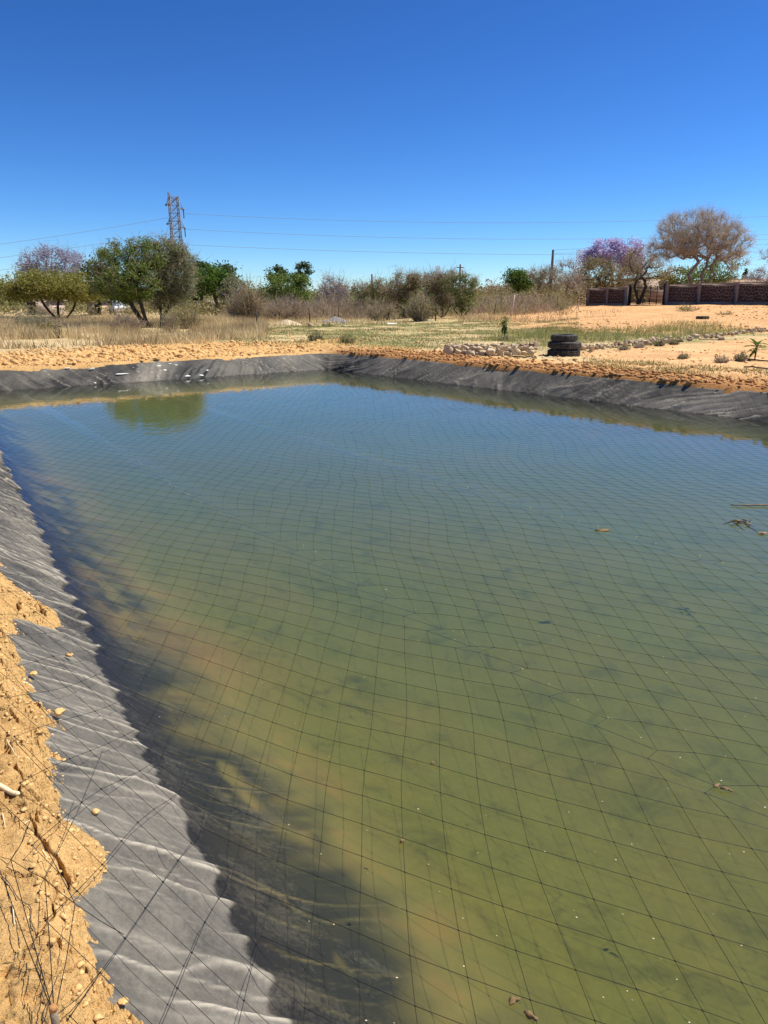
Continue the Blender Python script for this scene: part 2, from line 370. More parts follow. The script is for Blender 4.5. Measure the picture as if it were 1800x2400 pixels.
# ------------------------------------------------------------------ ground: one sheet, finest near the camera, out past the horizon
def soil_colour(x, y):
    d = dpond(x, y); sw = side_w(x, y); r = np.hypot(x, y)
    sand = np.array([0.63, 0.385, 0.15]); orange = np.array([0.62, 0.375, 0.15]); red = np.array([0.38, 0.185, 0.065])
    straw = np.array([0.56, 0.42, 0.22]); pale = np.array([0.70, 0.415, 0.195]); field = np.array([0.62, 0.355, 0.16]); olive = np.array([0.34, 0.31, 0.13])
    c = np.broadcast_to(straw, x.shape + (3,)).copy()
    def lay(col, k):
        nonlocal c; k = np.clip(k, 0, 1)[..., None]; c = c * (1 - k) + col * k
    n = fbm(x * 0.35, y * 0.35, 71, 4); n2 = fbm(x * 1.1, y * 1.1, 72, 4)
    lay(olive, S((n2 - 0.36) / 0.2) * 0.9 * S((y - 22) / 4) * (1 - S((y - 52) / 10)) * S((x + 9) / 6))
    bare = S((x - 4) / 8 + (n - 0.5) * 1.4) * S((y - 31 - (n2 - 0.5) * 10) / 5)
    lay(field, bare)
    path = S((x - 4.6 - (n2 - 0.5) * 2.0) / 1.5) * (1 - S((y - (19.5 + 0.80 * (x - 3))) / 2.0))
    lay(pale, path)
    wl = sw[0] * (1 - S((d - 5.2 - (n - 0.5) * 4) / 1.8)); lay(orange, wl)
    wr = (sw[1] + sw[2]) * (1 - S((d - 2.6 - (n2 - 0.5) * 2.0) / 1.2)); lay(orange * np.array([0.88, 0.80, 0.78]), wr)
    lay(red, sw[1] * (1 - S((d - 1.5 - (n2 - 0.5) * 1.6) / 0.9)) * 0.9)
    lay(sand, sw[3] * (1 - S((d - 9) / 4)))
    far = (1 - sw[3] * (d < 9))[..., None]; vr = 1 + far * (0.50 * (fbm(x * 0.22 + 3, y * 0.5, 74, 5, 0.6) - 0.5) + 0.45 * (fbm(x * 1.6, y * 3.2, 75, 4, 0.65) - 0.5))[..., None]
    return c * vr * (1 - far * (1 - vr) * np.array([0, 0.15, 0.3]))
def polar(th, rr):
    T, R = np.meshgrid(th, rr); X = R * np.sin(T); Y = R * np.cos(T); return X, Y
hf = math.radians(30.5)
th = np.concatenate([np.linspace(-math.pi, -hf - 0.25, 60, endpoint=False), np.linspace(-hf - 0.25, -hf, 40, endpoint=False),
                     np.linspace(-hf, hf, 760, endpoint=False), np.linspace(hf, hf + 0.25, 40, endpoint=False), np.linspace(hf + 0.25, math.pi, 61)])
rr = [0.15]
while rr[-1] < 1500:
    q = rr[-1]; rr.append(q * (1.03 if q < 0.9 else 1.0030 if q < 4.5 else 1.008 if q < 8 else 1.02 if q < 15 else 1.0055 if q < 34 else 1.012 if q < 100 else 1.06))
rr = np.array(rr)
X, Y = polar(th, rr); Zg = ground_z(X, Y); Dg = dpond(X, Y)
nr, ntn = X.shape
idx = np.arange(nr * ntn).reshape(nr, ntn)
q = np.stack([idx[:-1, :-1], idx[1:, :-1], idx[1:, 1:], idx[:-1, 1:]], -1).reshape(-1, 4)[:, ::-1]
inside = (Dg < -0.1).ravel()
q = q[~inside[q].all(1)]
used = np.zeros(nr * ntn, bool); used[q] = True; remap = np.cumsum(used) - 1
V = np.stack([X, Y, Zg], -1).reshape(-1, 3)[used]; C = soil_colour(X, Y).reshape(-1, 3)[used]
tag(mesh_np('ground', V, remap[q], M['soil'], smooth=True, attrs={'soil': C}), kind='structure')
del X, Y, Zg, Dg, V, C, q, used, remap

# ------------------------------------------------------------------ pond liner: strip all round, wrinkled, running down under the water
def perimeter():
    pts = []; uu = []
    for i, (a, b) in enumerate(ED):
        L = np.linalg.norm(b - a)
        ts = np.arange(0.35, L - 0.35, 0.05)
        for s in ts: pts.append((a + (b - a) * s / L, NRM[i], i))
        c = b; n0, n1 = NRM[i], NRM[(i + 1) % 4]
        a0 = math.atan2(n0[1], n0[0]); a1 = math.atan2(n1[1], n1[0])
        while a1 > a0: a1 -= 2 * math.pi
        # arc: corner rounded
        p0 = b - (b - a) / L * 0.35; e = ED[(i + 1) % 4]; tdir = (e[1] - e[0]) / np.linalg.norm(e[1] - e[0]); p1 = b + tdir * 0.35
        for k in np.linspace(0, 1, 14)[:-1]:
            an = a0 + (a1 - a0) * k; p = (1 - k) ** 2 * p0 + 2 * k * (1 - k) * b + k ** 2 * p1
            pts.append((p, np.array([math.cos(an), math.sin(an)]), i if k < 0.5 else (i + 1) % 4))
    return pts
PR = perimeter()
P0 = np.array([p for p, n, i in PR]); PN = np.array([n for p, n, i in PR]); PS = np.array([i for p, n, i in PR])
# refine the near bank where the picture shows it large
def refine(P0, PN, PS):
    o0, o1, o2 = [], [], []
    for i in range(len(P0)):
        j = (i + 1) % len(P0); k = 1
        m = (P0[i] + P0[j]) / 2
        if PS[i] == 3 and m[1] > 0 and m[1] < 11: k = 5 if m[1] < 5 else 3
        elif PS[i] in (0, 1): k = 1
        for s in range(k):
            f_ = s / k; o0.append(P0[i] * (1 - f_) + P0[j] * f_); n = PN[i] * (1 - f_) + PN[j] * f_; o1.append(n / np.linalg.norm(n)); o2.append(PS[i])
    return np.array(o0), np.array(o1), np.array(o2)
P0, PN, PS = refine(P0, PN, PS)
seg = np.linalg.norm(np.roll(P0, -1, 0) - P0, axis=1); U = np.concatenate([[0], np.cumsum(seg)[:-1]])
dv = np.concatenate([np.linspace(0.95, 0.55, 8, endpoint=False), np.linspace(0.55, -0.45, 64, endpoint=False), np.linspace(-0.45, -3.0, 36)])
UU, DV = np.meshgrid(U, dv, indexing='ij'); SD = np.broadcast_to(PS[:, None], UU.shape)
def ridge(x): return 1 - np.abs(2 * x - 1)
def wrinkle(u, d, sd):
    near = sd == 3
    wob = 0.22 * (fbm(u * 0.9, d * 1.5, 81, 3) - 0.5) + 0.10 * (fbm(u * 2.6, d * 4, 80, 3) - 0.5)
    k = np.where(near, 0.7 * (fbm(u * 0.35, u * 0, 79, 2) - 0.35), np.where(sd == 0, 1.3 * np.sin(u * 0.8 + 0.4), -1.3 + 1.3 * np.sin(u * 0.5) + 0.8 * np.sin(u * 1.7)))
    wv = u + k * d + wob
    a = ridge(vn(wv / 0.20, d * 0.8, 82)) ** 3.5              # broad folds with sharp crests
    b = ridge(vn(wv / 0.085, d * 1.6, 83)) ** 3
    c = ridge(vn(wv / 0.05 + 3 * vn(d * 2, u * 2, 78), d * 2.2, 84)) ** 3.5
    amp = 0.30 + 0.70 * S((0.45 - d) / 0.45)
    patch = np.clip(0.1 + 1.5 * (fbm(u * 0.5, d * 0.8, 85, 2) - 0.2), 0.15, 1.2)
    x = u - 0.9 * d + 0.3 * fbm(u * 1.2, d * 2, 87, 3)       # crossing folds
    e = ridge(vn(x / 0.30, d * 1.6, 86)) ** 7
    f = np.where(near, 1.0, 0.85)
    thin = lambda q, p_: ridge(q) ** p_
    def lines(sp, wd, sd0, wob2):
        q = (u + k * d + wob * np.where(near, 0.45, 1.0) + wob2 * (fbm(u * 1.3, d * 2.2, sd0, 3) - 0.5)) / sp + 0.35 * np.sin(u * 2.1 + sd0); c0 = np.floor(q); f_ = q - c0 - 0.5
        st = _h(c0, c0 * 0, sd0 + 1) ** 0.9 * S((vn(c0 * 3.7, d * 2.0 + _h(c0, c0 * 0, sd0 + 2) * 9, sd0 + 3) - 0.18) / 0.35)
        return np.exp(-(f_ * sp / wd) ** 2) * st, np.maximum(0, 1 - np.abs(f_) * 2) ** 2 * st
    l1, g1 = lines(0.155, 0.0058, 60, 0.09); l2, g2 = lines(0.078, 0.0040, 65, 0.12); l3, g3 = lines(0.31, 0.009, 70, 0.5)
    far_ = np.where(near, 1.0, S((fbm(u * 0.55, d * 0.7, 62, 3) - 0.46) / 0.12)); l1, g1 = l1 * far_, g1 * far_; l2, g2 = l2 * np.where(near, 1, 0.25 * far_), g2 * np.where(near, 1, 0.25 * far_)
    l4, g4 = lines(0.9, 0.02, 73, 0.9); g3 = g3 + np.where(near, 0, 1.3 * g4); l3 = l3 + np.where(near, 0, 0.8 * l4)
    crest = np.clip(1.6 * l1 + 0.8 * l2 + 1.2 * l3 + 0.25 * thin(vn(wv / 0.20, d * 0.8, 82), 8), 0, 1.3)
    return amp * (0.040 * a * (0.4 + patch) + 0.010 * b * (0.3 + patch) + 0.006 * c * patch + 0.02 * e * (1.3 - patch) + 0.050 * g1 + 0.016 * g2 + 0.05 * g3) * f, crest
und = S((-0.03 - DV) / 0.22)
W, CREST = wrinkle(UU, DV, SD); W = W * (1 - 0.72 * und) * (1 - 0.8 * S((-0.3 - DV) / 0.9))
bul = 0.06 * (fbm(UU * 0.5, DV * 0.5, 88, 3) - 0.5)
XY = P0[:, None, :] + PN[:, None, :] * (DV + 0.10 * W)[..., None]
ZL = liner_base(DV) + (W + bul + 0.004) * np.where(DV > 0.5, 0.4, 1.0) - 0.012 * (DV > 0.56)
# top edge stands up in little puckers on the far side and slumps in others
ZL += np.where((SD != 3), 0.05 * (fbm(UU * 1.1, DV * 0 + 3, 89, 4) - 0.5) * S((DV - 0.2) / 0.3), 0)
V = np.concatenate([XY, ZL[..., None]], -1).reshape(-1, 3)
nu, nd = UU.shape; idx = np.arange(nu * nd).reshape(nu, nd); idx = np.concatenate([idx, idx[:1]], 0)
Fq = np.stack([idx[:-1, :-1], idx[1:, :-1], idx[1:, 1:], idx[:-1, 1:]], -1).reshape(-1, 4)
dust_highlight = np.where(SD == 3, 0.17, np.where(SD == 0, 0.12, 0.24)) + np.where(SD == 3, 0.34, 0.75) * (fbm(UU * 0.8 - 0.6 * DV, DV * 1.2, 90, 4) - 0.5)
dust_highlight = dust_highlight + 0.62 * CREST * np.where(SD == 3, 0.85, np.where(SD == 0, 0.75, 0.70))  # pale crest lines: dust and whitening, with crease highlights put into the colour
wet = S((0.010 - ZL) / 0.014); dust_highlight = dust_highlight * (1 - 0.85 * wet) - 0.03 * wet
sl = fbm(UU * 1.2, DV * 2.2, 91, 5, 0.65)
strk = fbm(UU * 2.2 + DV * 0.8, DV * 0.9, 93, 4, 0.6)
sal = (P0[:, 0] + 0.26) * -0.52 + (P0[:, 1] - 1.59) * 0.85
so = 0.16 + 0.26 * (1 - S((sal - 0.2) / 1.6)); so = np.broadcast_to(so[:, None], UU.shape)
silt = S((-DV - so - 0.75 * (sl - 0.42) - 0.8 * (strk - 0.45)) / 0.55)
deep = S((-DV - 0.65) / 0.7)
rust = np.exp(-(((XY[..., 0] + 1.30) / 0.55) ** 2 + ((XY[..., 1] - 5.0) / 0.55) ** 2)) * S((sl - 0.30) / 0.25)
rust = 0.75 * (1 - 0.8 * deep) * np.maximum(rust, 0.45 * S((fbm(UU * 1.6, DV * 2.0, 97, 4) - 0.62) / 0.10)); silt = np.maximum(silt, np.minimum(1, 1.3 * rust) * S((-DV - 0.12) / 0.15))
silt = np.maximum(silt, 0.75 * S((sl - 0.60) / 0.1) * S((-DV - 0.15) / 0.2))
silt = np.maximum(silt, 0.35 * CREST * S((-DV - 0.02) / 0.25))
silt = np.where(SD == 3, silt, np.maximum(silt, S((-DV - 0.1) / 0.3)))
# flat hidden part under the soil keeps just below it
liner = mesh_np('pond_liner', V, Fq, M['liner'], smooth=True, attrs={'dust_highlight': dust_highlight.ravel(), 'silt': silt.ravel(), 'wet': wet.ravel(), 'rust': rust.ravel(), 'deep': deep.ravel()})
tag(liner, 'black plastic pond liner with dusty creased slopes lining the whole pond', 'pond liner')
# bed
gx = np.arange(-11, 16, 0.12); gy = np.arange(-10, 25, 0.12); GX, GY = np.meshgrid(gx, gy)
GZ = -0.86 + 0.10 * (fbm(GX * 0.4, GY * 0.4, 95, 3) - 0.5) + 0.03 * (fbm(GX * 2, GY * 2, 96, 3) - 0.5)
dd = dpond(GX, GY)
idx = np.arange(GX.size).reshape(GX.shape); Fq = np.stack([idx[:-1, :-1], idx[:-1, 1:], idx[1:, 1:], idx[1:, :-1]], -1).reshape(-1, 4)
ok = (dd < -0.9).ravel(); Fq = Fq[ok[Fq].any(1)]
used = np.zeros(GX.size, bool); used[Fq] = True; remap = np.cumsum(used) - 1
tag(mesh_np('pond_bed', np.stack([GX, GY, GZ], -1).reshape(-1, 3)[used], remap[Fq], M['bed'], smooth=True), kind='structure')
# water body
ring = P0[::3] + PN[::3] * 0.16; n = len(ring)
V = np.concatenate([np.c_[ring, np.zeros(n)], np.c_[ring, np.full(n, -1.6)]])
me = bpy.data.meshes.new('water')
me.from_pydata(V.tolist(), [], [list(range(n - 1, -1, -1)), list(range(n, 2 * n))] + [[i, (i + 1) % n, n + (i + 1) % n, n + i] for i in range(n)])
import bmesh
bm = bmesh.new(); bm.from_mesh(me); bmesh.ops.recalc_face_normals(bm, faces=bm.faces); bm.to_mesh(me); bm.free()
me.materials.append(M['water']); wat = bpy.data.objects.new('water', me); scene.collection.objects.link(wat); tag(wat, kind='structure')

# ------------------------------------------------------------------ bird net lying on the water
SDIR = np.array([0.575, -0.818]); SNR = np.array([0.818, 0.575])
SEAMS = [float(np.array([-0.06, 4.8]) @ SNR), float(np.array([1.2, 7.45]) @ SNR)]
LA = np.array([0.003, -0.171]); LB = np.array([0.163, -0.080])
ii, jj = np.meshgrid(np.arange(-190, 130), np.arange(-120, 130), indexing='ij')
PX = ii[..., None] * LA + jj[..., None] * LB
PX = PX + np.array([-0.02, 1.95])
def warp(P):
    x, y = P[..., 0], P[..., 1]
    far = 0.4 + 0.6 * S((y - 3) / 6)
    w1 = np.stack([fbm(x * 0.45, y * 0.45, 101, 3) - 0.5, fbm(x * 0.45 + 50, y * 0.45, 102, 3) - 0.5], -1) * 0.55 * far[..., None]
    w2 = np.stack([vn(x * 2.2, y * 2.2, 103) - 0.5, vn(x * 2.2, y * 2.2, 104) - 0.5], -1) * 0.06 * far[..., None]
    o = P + w1 + w2
    for s0 in SEAMS:
        s = o @ SNR - s0
        pull = 0.085 * np.exp(-np.abs(s) / 0.16) * np.sign(s) * (0.5 + vn(o @ SDIR * 1.2, o @ SDIR * 0, 105))
        o = o + pull[..., None] * SDIR
    return o
PX = warp(PX); DN = dpond(PX[..., 0], PX[..., 1])
rn = np.hypot(PX[..., 0], PX[..., 1])
keep = (DN < np.where(side_w(PX[..., 0], PX[..., 1])[3] > 0.5, 0.56, 0.60) + 0.10 * (vn(PX[..., 0] * 1.5, PX[..., 1] * 1.5, 106) - 0.5))
ZN = 0.006 + 0.006 * vn(PX[..., 0] * 3, PX[..., 1] * 3, 107)
for s0 in SEAMS:
    s = PX @ SNR - s0; ZN = ZN - 0.035 * np.exp(-(s / 0.10) ** 2) * (0.2 + 1.2 * vn(PX @ SDIR * 0.8, s * 0, 108))
ZN = np.maximum(ZN, np.where(DN > -0.12, (DN + 0.12) * 0.35, -1))
ZN = np.where(DN > -0.05, np.maximum(ZN, liner_base(DN) + 0.085 + 0.03 * vn(PX[..., 0] * 2, PX[..., 1] * 2, 109)), ZN)
NP = np.concatenate([PX, ZN[..., None]], -1)
ea = keep[:-1] & keep[1:]; eb = keep[:, :-1] & keep[:, 1:]
A = np.concatenate([NP[:-1][ea], NP[:, :-1][eb]]); B = np.concatenate([NP[1:][ea], NP[:, 1:][eb]])
V, Fq = segs_mesh(A, B, 0.0011, 0.0011, 3)
net = empty('bird_net', (0.0, 8.0, 0.0), 'thin black square mesh net stretched over the whole pond', 'net')
o = mesh_np('mesh_threads', V - np.array([0, 8.0, 0]), Fq, M['thread'], net); tag(o, kind='stuff')
kn = NP[keep & (rn < 9)]; oc = np.array([[1, 0, 0], [-1, 0, 0], [0, 1, 0], [0, -1, 0], [0, 0, 1], [0, 0, -1]]) * 0.0042
of = np.array([[0, 2, 4], [2, 1, 4], [1, 3, 4], [3, 0, 4], [2, 0, 5], [1, 2, 5], [3, 1, 5], [0, 3, 5]])
V = (kn[:, None] + oc[None]).reshape(-1, 3); T = (np.arange(len(kn))[:, None, None] * 6 + of[None]).reshape(-1, 3)
o = mesh_np('mesh_knots', V - np.array([0, 8.0, 0]), T, M['thread'], net); tag(o, kind='stuff')
for k, s0 in enumerate(SEAMS):
    tt = np.arange(-20, 16, 0.04); base = SDIR[None] * tt[:, None] + SNR[None] * s0
    wg = (vn(tt * 2.3, tt * 0 + k, 120) - 0.5) * 0.05 + (vn(tt * 0.6, tt * 0 + k, 121) - 0.5) * 0.2
    if k == 0: wg = wg + 0.03 * np.exp(-((tt + 1.9) / 0.5) ** 2) * np.sin(tt * 16)
    p = base + SNR[None] * wg[:, None]; okk = dpond(p[:, 0], p[:, 1]) < -0.1
    p = p[okk]; z = 0.004 + 0.004 * np.sin(tt[okk] * 9)
    mb = MB(); mb.tube(np.c_[p, z] - np.array([0, 8.0, 0]), 0.0011, 4); mb.build('seam_cord', M['cord'], net, True)
    mb = MB()
    for j in range(0, len(p), 5):
        if rng.random() < 0.8: mb.add(oc * rng.uniform(0.4, 1.0) * np.array([1.6, 1, 1]) + np.array([p[j, 0], p[j, 1] - 8, 0.008]), of)
    tag(mb.build('seam_ties', M['white_bit'], net), kind='stuff')

# ------------------------------------------------------------------ vegetation
M['bark_dark'] = simple('bark_dark', (0.055, 0.042, 0.032), 0.95, 0.35, 4, 0.01)
M['bark_grey'] = simple('bark_grey', (0.20, 0.165, 0.13), 0.95, 0.3, 4, 0.01)
M['bark_pale'] = simple('bark_pale', (0.34, 0.27, 0.19), 0.95, 0.25, 4, 0.01)
L = {k: leafmat('leaf_' + k, *c) for k, c in dict(
    acacia=((0.085, 0.135, 0.02), (0.235, 0.30, 0.065)), greygreen=((0.13, 0.15, 0.07), (0.34, 0.35, 0.20)), olive=((0.17, 0.175, 0.035), (0.33, 0.30, 0.07)),
    green=((0.05, 0.11, 0.015), (0.16, 0.25, 0.035)), dark=((0.03, 0.055, 0.013), (0.09, 0.13, 0.03)), lilac=((0.42, 0.36, 0.56), (0.70, 0.62, 0.84)), greytwig=((0.30, 0.255, 0.205), (0.52, 0.455, 0.37)),
    mauve=((0.27, 0.265, 0.31), (0.46, 0.45, 0.57)), brown=((0.17, 0.15, 0.06), (0.34, 0.295, 0.14)), twig=((0.24, 0.185, 0.13), (0.47, 0.375, 0.27)),
    rust=((0.27, 0.22, 0.15), (0.46, 0.385, 0.28)), straw=((0.30, 0.22, 0.11), (0.84, 0.68, 0.38)), grass=((0.17, 0.20, 0.045), (0.42, 0.42, 0.15)), mango=((0.05, 0.11, 0.02), (0.24, 0.28, 0.06)),
    weed=((0.13, 0.15, 0.045), (0.32, 0.33, 0.12))).items()}

def grow(base, tops, attr, g, step, lift=0.35):
    """skeleton: stems from the base to the tops, then every attractor joins its best neighbour"""
    N = [np.array(base, float)]; Pn = [-1]; stem = [True]
    for tp in tops:
        tp = np.array(tp, float); k = 5; pv = 0
        bend = g.normal(size=3) * 0.06 * np.linalg.norm(tp - N[0]); bend[2] *= 0.3
        for i in range(1, k + 1):
            f_ = i / k; N.append(N[0] * (1 - f_) + tp * f_ + bend * math.sin(math.pi * f_)); Pn.append(pv); stem.append(i < k - 1); pv = len(N) - 1
    c0 = np.mean([np.array(t) for t in tops], 0); sid = np.zeros(len(N) + len(attr) * 5, int)
    for q in range(1, len(N)): sid[q] = (q - 1) // 5
    tx_ = np.array([t[0] for t in tops]); own = np.argmin(np.abs((attr[:, 0:1] + g.normal(size=(len(attr), 1)) * 0.22 * np.std(attr[:, 0]) * 2 - c0[0]) - (tx_[None] - c0[0]) * 1.7), 1) if len(tops) > 1 else np.zeros(len(attr), int)
    order = np.argsort(np.linalg.norm(attr - c0, axis=1)); tips = []
    NA = np.zeros((len(N) + len(attr) * 5, 3)); NA[:len(N)] = N; pa = Pn[:]; st = stem[:]; n = len(N)
    cand = np.zeros(len(NA), bool); cand[:n] = ~np.array(st)
    for ia in order:
        a = attr[ia]
        v = a - NA[:n]; d = np.linalg.norm(v, axis=1)
        cost = d + lift * np.maximum(0, -v[:, 2]) * 1.5 + np.where(cand[:n] & (sid[:n] == own[ia]), 0, 1e9) + 0.15 * d * (np.abs(v[:, 2]) / (d + 1e-6) < 0.1)
        j = int(np.argmin(cost)); L_ = d[j]; m = int(min(4, max(1, round(L_ / step)))); p0 = NA[j].copy(); pv = j
        arch = np.array([0, 0, 1.0]) * L_ * 0.10 + g.normal(size=3) * L_ * 0.07
        for i in range(1, m + 1):
            f_ = i / m; NA[n] = p0 * (1 - f_) + a * f_ + arch * math.sin(math.pi * f_); pa.append(pv); cand[n] = True; sid[n] = own[ia]; pv = n; n += 1
        tips.append(pv)
    NA = NA[:n]; pa = np.array(pa)
    return NA, pa, np.array(tips)
def radii(pa, rmin, r0, ex=2.2):
    n = len(pa); ch = np.zeros(n); r = np.zeros(n)
    for i in range(n - 1, -1, -1):
        r[i] = max(ch[i], rmin ** ex) ; 
        if pa[i] >= 0: ch[pa[i]] += r[i]
    r = r ** (1 / ex); k = (r0 - rmin) / max(r[0] - rmin, 1e-6)
    return rmin + (r - rmin) * k
def leaves(C, g, size, asp=2.4, up=0.2, tri=False):
    n = len(C); a = g.normal(size=(n, 3)); a[:, 2] *= 0.7; a /= np.linalg.norm(a, axis=1)[:, None]
    nn = g.normal(size=(n, 3)); nn[:, 2] += up * 2; b = np.cross(nn, a); b /= np.linalg.norm(b, axis=1)[:, None] + 1e-9
    s_ = size * g.uniform(0.6, 1.4, n)[:, None]; w_ = s_ / asp
    V = np.stack([C - a * s_ / 2, C + b * w_ / 2, C + a * s_ / 2, C - b * w_ / 2], 1).reshape(-1, 3)
    return V, np.arange(n * 4).reshape(n, 4)
def blades(C, D, wd, g):                          # thin tapering blades from C along D
    n = len(C); sd_ = np.cross(D, g.normal(size=(n, 3))); sd_ /= np.linalg.norm(sd_, axis=1)[:, None] + 1e-9
    w_ = (wd * g.uniform(0.6, 1.4, n))[:, None]
    V = np.stack([C - sd_ * w_, C + sd_ * w_, C + D], 1).reshape(-1, 3)
    return V, np.arange(n * 3).reshape(n, 3)

def ell_points(g, n, ells, hollow=0.35):
    vol = np.array([e[3] * e[4] * e[5] for e in ells]); cnt = np.maximum(1, (n * vol / vol.sum())).astype(int); out = []
    for e, c in zip(ells, cnt):
        d = g.normal(size=(c, 3)); d /= np.linalg.norm(d, axis=1)[:, None]; r = (hollow + (1 - hollow) * g.random(c)) ** (0.6)
        out.append(np.array(e[:3]) + d * r[:, None] * np.array(e[3:]))
    return np.concatenate(out)

def tree(name, label, u, v, Yd, crown, mat, bark='bark_dark', stems=((0, 0.45),), na=120, nl=5000, size=0.16, spread=0.28, r0=0.16, twigs=0, twig_mat=None, twl=0.8, seed=1, asp=2.4, group=None, cat='tree', hollow=0.35, depth=0.85, tint_top=0.0, twz=0.15, shadow_gaps=True, rmin=0.012):
    """u, v: photo position of the foot at distance Yd; crown: ellipses (u, v, ru, rv) at that distance"""
    g = np.random.default_rng(seed)
    pb = PY(u, v, Yd); bx, by = pb[0], pb[1]; bz = gz(bx, by) - 0.05
    e = []
    for (cu, cv, ru, rv) in crown:
        c = PY(cu, cv, Yd); rx = abs(PY(cu + ru, cv, Yd)[0] - c[0]); rz = abs(PY(cu, cv - rv, Yd)[2] - c[2])
        e.append((c[0] - bx, g.normal() * 0.15 * rx, c[2] - bz, rx, rx * depth if rx < 3.5 else 3.0 * depth, rz))
    attr = ell_points(g, na, e, hollow)
    cz0 = min(q[2] - q[5] for q in e); top = []
    for (dx, fz) in stems:
        zc = np.mean([q[2] for q in e]); z = max(cz0 * 0.95, zc * fz)
        top.append((dx * e[0][3] + np.mean([q[0] for q in e]) * 0.35, g.normal() * 0.15, z))
    N, pa, tips = grow((0, 0, 0), top, attr, g, np.mean([q[3] for q in e]) * 0.3)
    r = radii(pa, rmin, r0); i = np.arange(1, len(N))
    root = empty(name, (bx, by, bz), label, cat, group)
    V, Fq = segs_mesh(N[pa[i]], N[i], r[pa[i]] * np.where(pa[i] == 0, 1.0, np.minimum(1, r[i] / r[pa[i]] * 1.5)), r[i], 5)
    mesh_np('trunk', V, Fq, M[bark], root, True)
    Vs, Fs, Ts = [], [], []
    if nl:
        k = np.arange(nl) % len(tips); anchor = N[tips[k]]; mid = N[pa[tips[k]]]
        f_ = g.random(nl)[:, None] * 0.6; sp = np.mean([q[3] for q in e]) * spread
        off = g.normal(size=(nl, 3)) * sp; off[:, 2] *= 0.7
        C = anchor * (1 - f_) + mid * f_ + off
        # clumps: drop leaves where a 3-d noise is low, so that gaps stay open
        nz = vn(C[:, 0] / sp * 0.9 + C[:, 1] / sp * 0.5, C[:, 2] / sp * 0.9 - C[:, 1] / sp * 0.4, seed)
        C = C[nz > 0.25]; C = C[C[:, 2] > 0.1]
        Vl, Fl = leaves(C, g, size, asp); Vs.append(Vl); Fs.append(Fl)
        tn = np.clip(g.normal(0.45, 0.25, len(C)) + tint_top * (C[:, 2] - np.median(C[:, 2])) / (np.ptp(C[:, 2]) + 1e-6), 0, 1); Ts.append(np.repeat(tn, 4))
        mesh_np('crown', Vl, Fl, L[mat], root, False, {'tint': Ts[0]})
    if twigs:
        k = np.arange(twigs) % len(tips); A = N[tips[k]] * 1.0; f_ = g.random(twigs)[:, None] * 0.8; A = A * (1 - f_) + N[pa[tips[k]]] * f_
        dirn = A - np.array([np.mean([q[0] for q in e]), 0, cz0]); dirn /= np.linalg.norm(dirn, axis=1)[:, None] + 1e-6
        D = dirn * 0.7 + g.normal(size=(twigs, 3)) * 0.55; D[:, 2] += twz; D /= np.linalg.norm(D, axis=1)[:, None]; D *= (twl * g.uniform(0.4, 1.3, twigs))[:, None]
        Vt, Ft = blades(A, D, size * 0.10 if not nl else 0.012, g)
        # side shoots
        A2 = A + D * g.uniform(0.3, 0.9, twigs)[:, None]; D2 = D * 0.35 + g.normal(size=D.shape) * np.linalg.norm(D, axis=1)[:, None] * 0.35
        Vt2, Ft2 = blades(A2, D2, size * 0.08 if not nl else 0.010, g)
        V = np.concatenate([Vt, Vt2]); T = np.concatenate([Ft, Ft2 + len(Vt)])
        tag(mesh_np('twigs', V, T, L[twig_mat or 'twig'], root, False, {'tint': np.repeat(g.random(len(T)), 3)}), kind='stuff')
    return root

def bush(name, label, u, v, Yd, ru, h, mat, nl=900, nt=250, size=0.10, twig_mat='twig', seed=1, group=None, cat='bush', lean=0.5):
    """stems fanning from the foot (photo pixel u, v), half width ru and height h in pixels"""
    g = np.random.default_rng(seed); pb = PY(u, v, Yd); bx, by = pb[0], pb[1]; bz = gz(bx, by) - 0.03; k = Yd / F * 1.04
    R, H = ru * k, h * k
    root = empty(name, (bx, by, bz), label, cat, group)
    an = g.uniform(0, 2 * math.pi, nt); rr_ = np.sqrt(g.random(nt))
    A = np.c_[np.cos(an) * rr_ * R * 0.45, np.sin(an) * rr_ * R * 0.45, np.zeros(nt)]
    D = np.c_[np.cos(an) * rr_ * R * 0.75, np.sin(an) * rr_ * R * 0.75, H * np.sqrt(np.maximum(0.05, 1 - rr_ ** 2 * 0.8)) * g.uniform(0.6, 1.08, nt)] + g.normal(size=(nt, 3)) * R * 0.10
    Vt, Ft = blades(A, D, 0.012 + 0.006 * H, g)
    f2 = g.uniform(0.25, 0.95, nt * 3)[:, None]; j = np.arange(nt * 3) % nt
    A2 = A[j] + D[j] * f2; ln = np.linalg.norm(D[j], axis=1)[:, None]; D2 = D[j] * 0.25 + g.normal(size=(nt * 3, 3)) * ln * 0.16
    Vt2, Ft2 = blades(A2, D2, 0.010 + 0.004 * H, g)
    V = np.concatenate([Vt, Vt2]); T = np.concatenate([Ft, Ft2 + len(Vt)])
    mesh_np('stems', V, T, L[twig_mat], root, False, {'tint': np.repeat(g.random(len(T)), 3)})
    if nl:
        j = g.integers(0, nt * 3, nl); C = A2[j] + D2[j] * g.random((nl, 1)) * 1.2 + g.normal(size=(nl, 3)) * R * 0.05
        C = C[C[:, 2] > 0.02]; Vl, Fl = leaves(C, g, size)
        mesh_np('foliage', Vl, Fl, L[mat], root, False, {'tint': np.repeat(np.clip(g.normal(0.45, 0.27, len(C)), 0, 1), 4)})
    return root

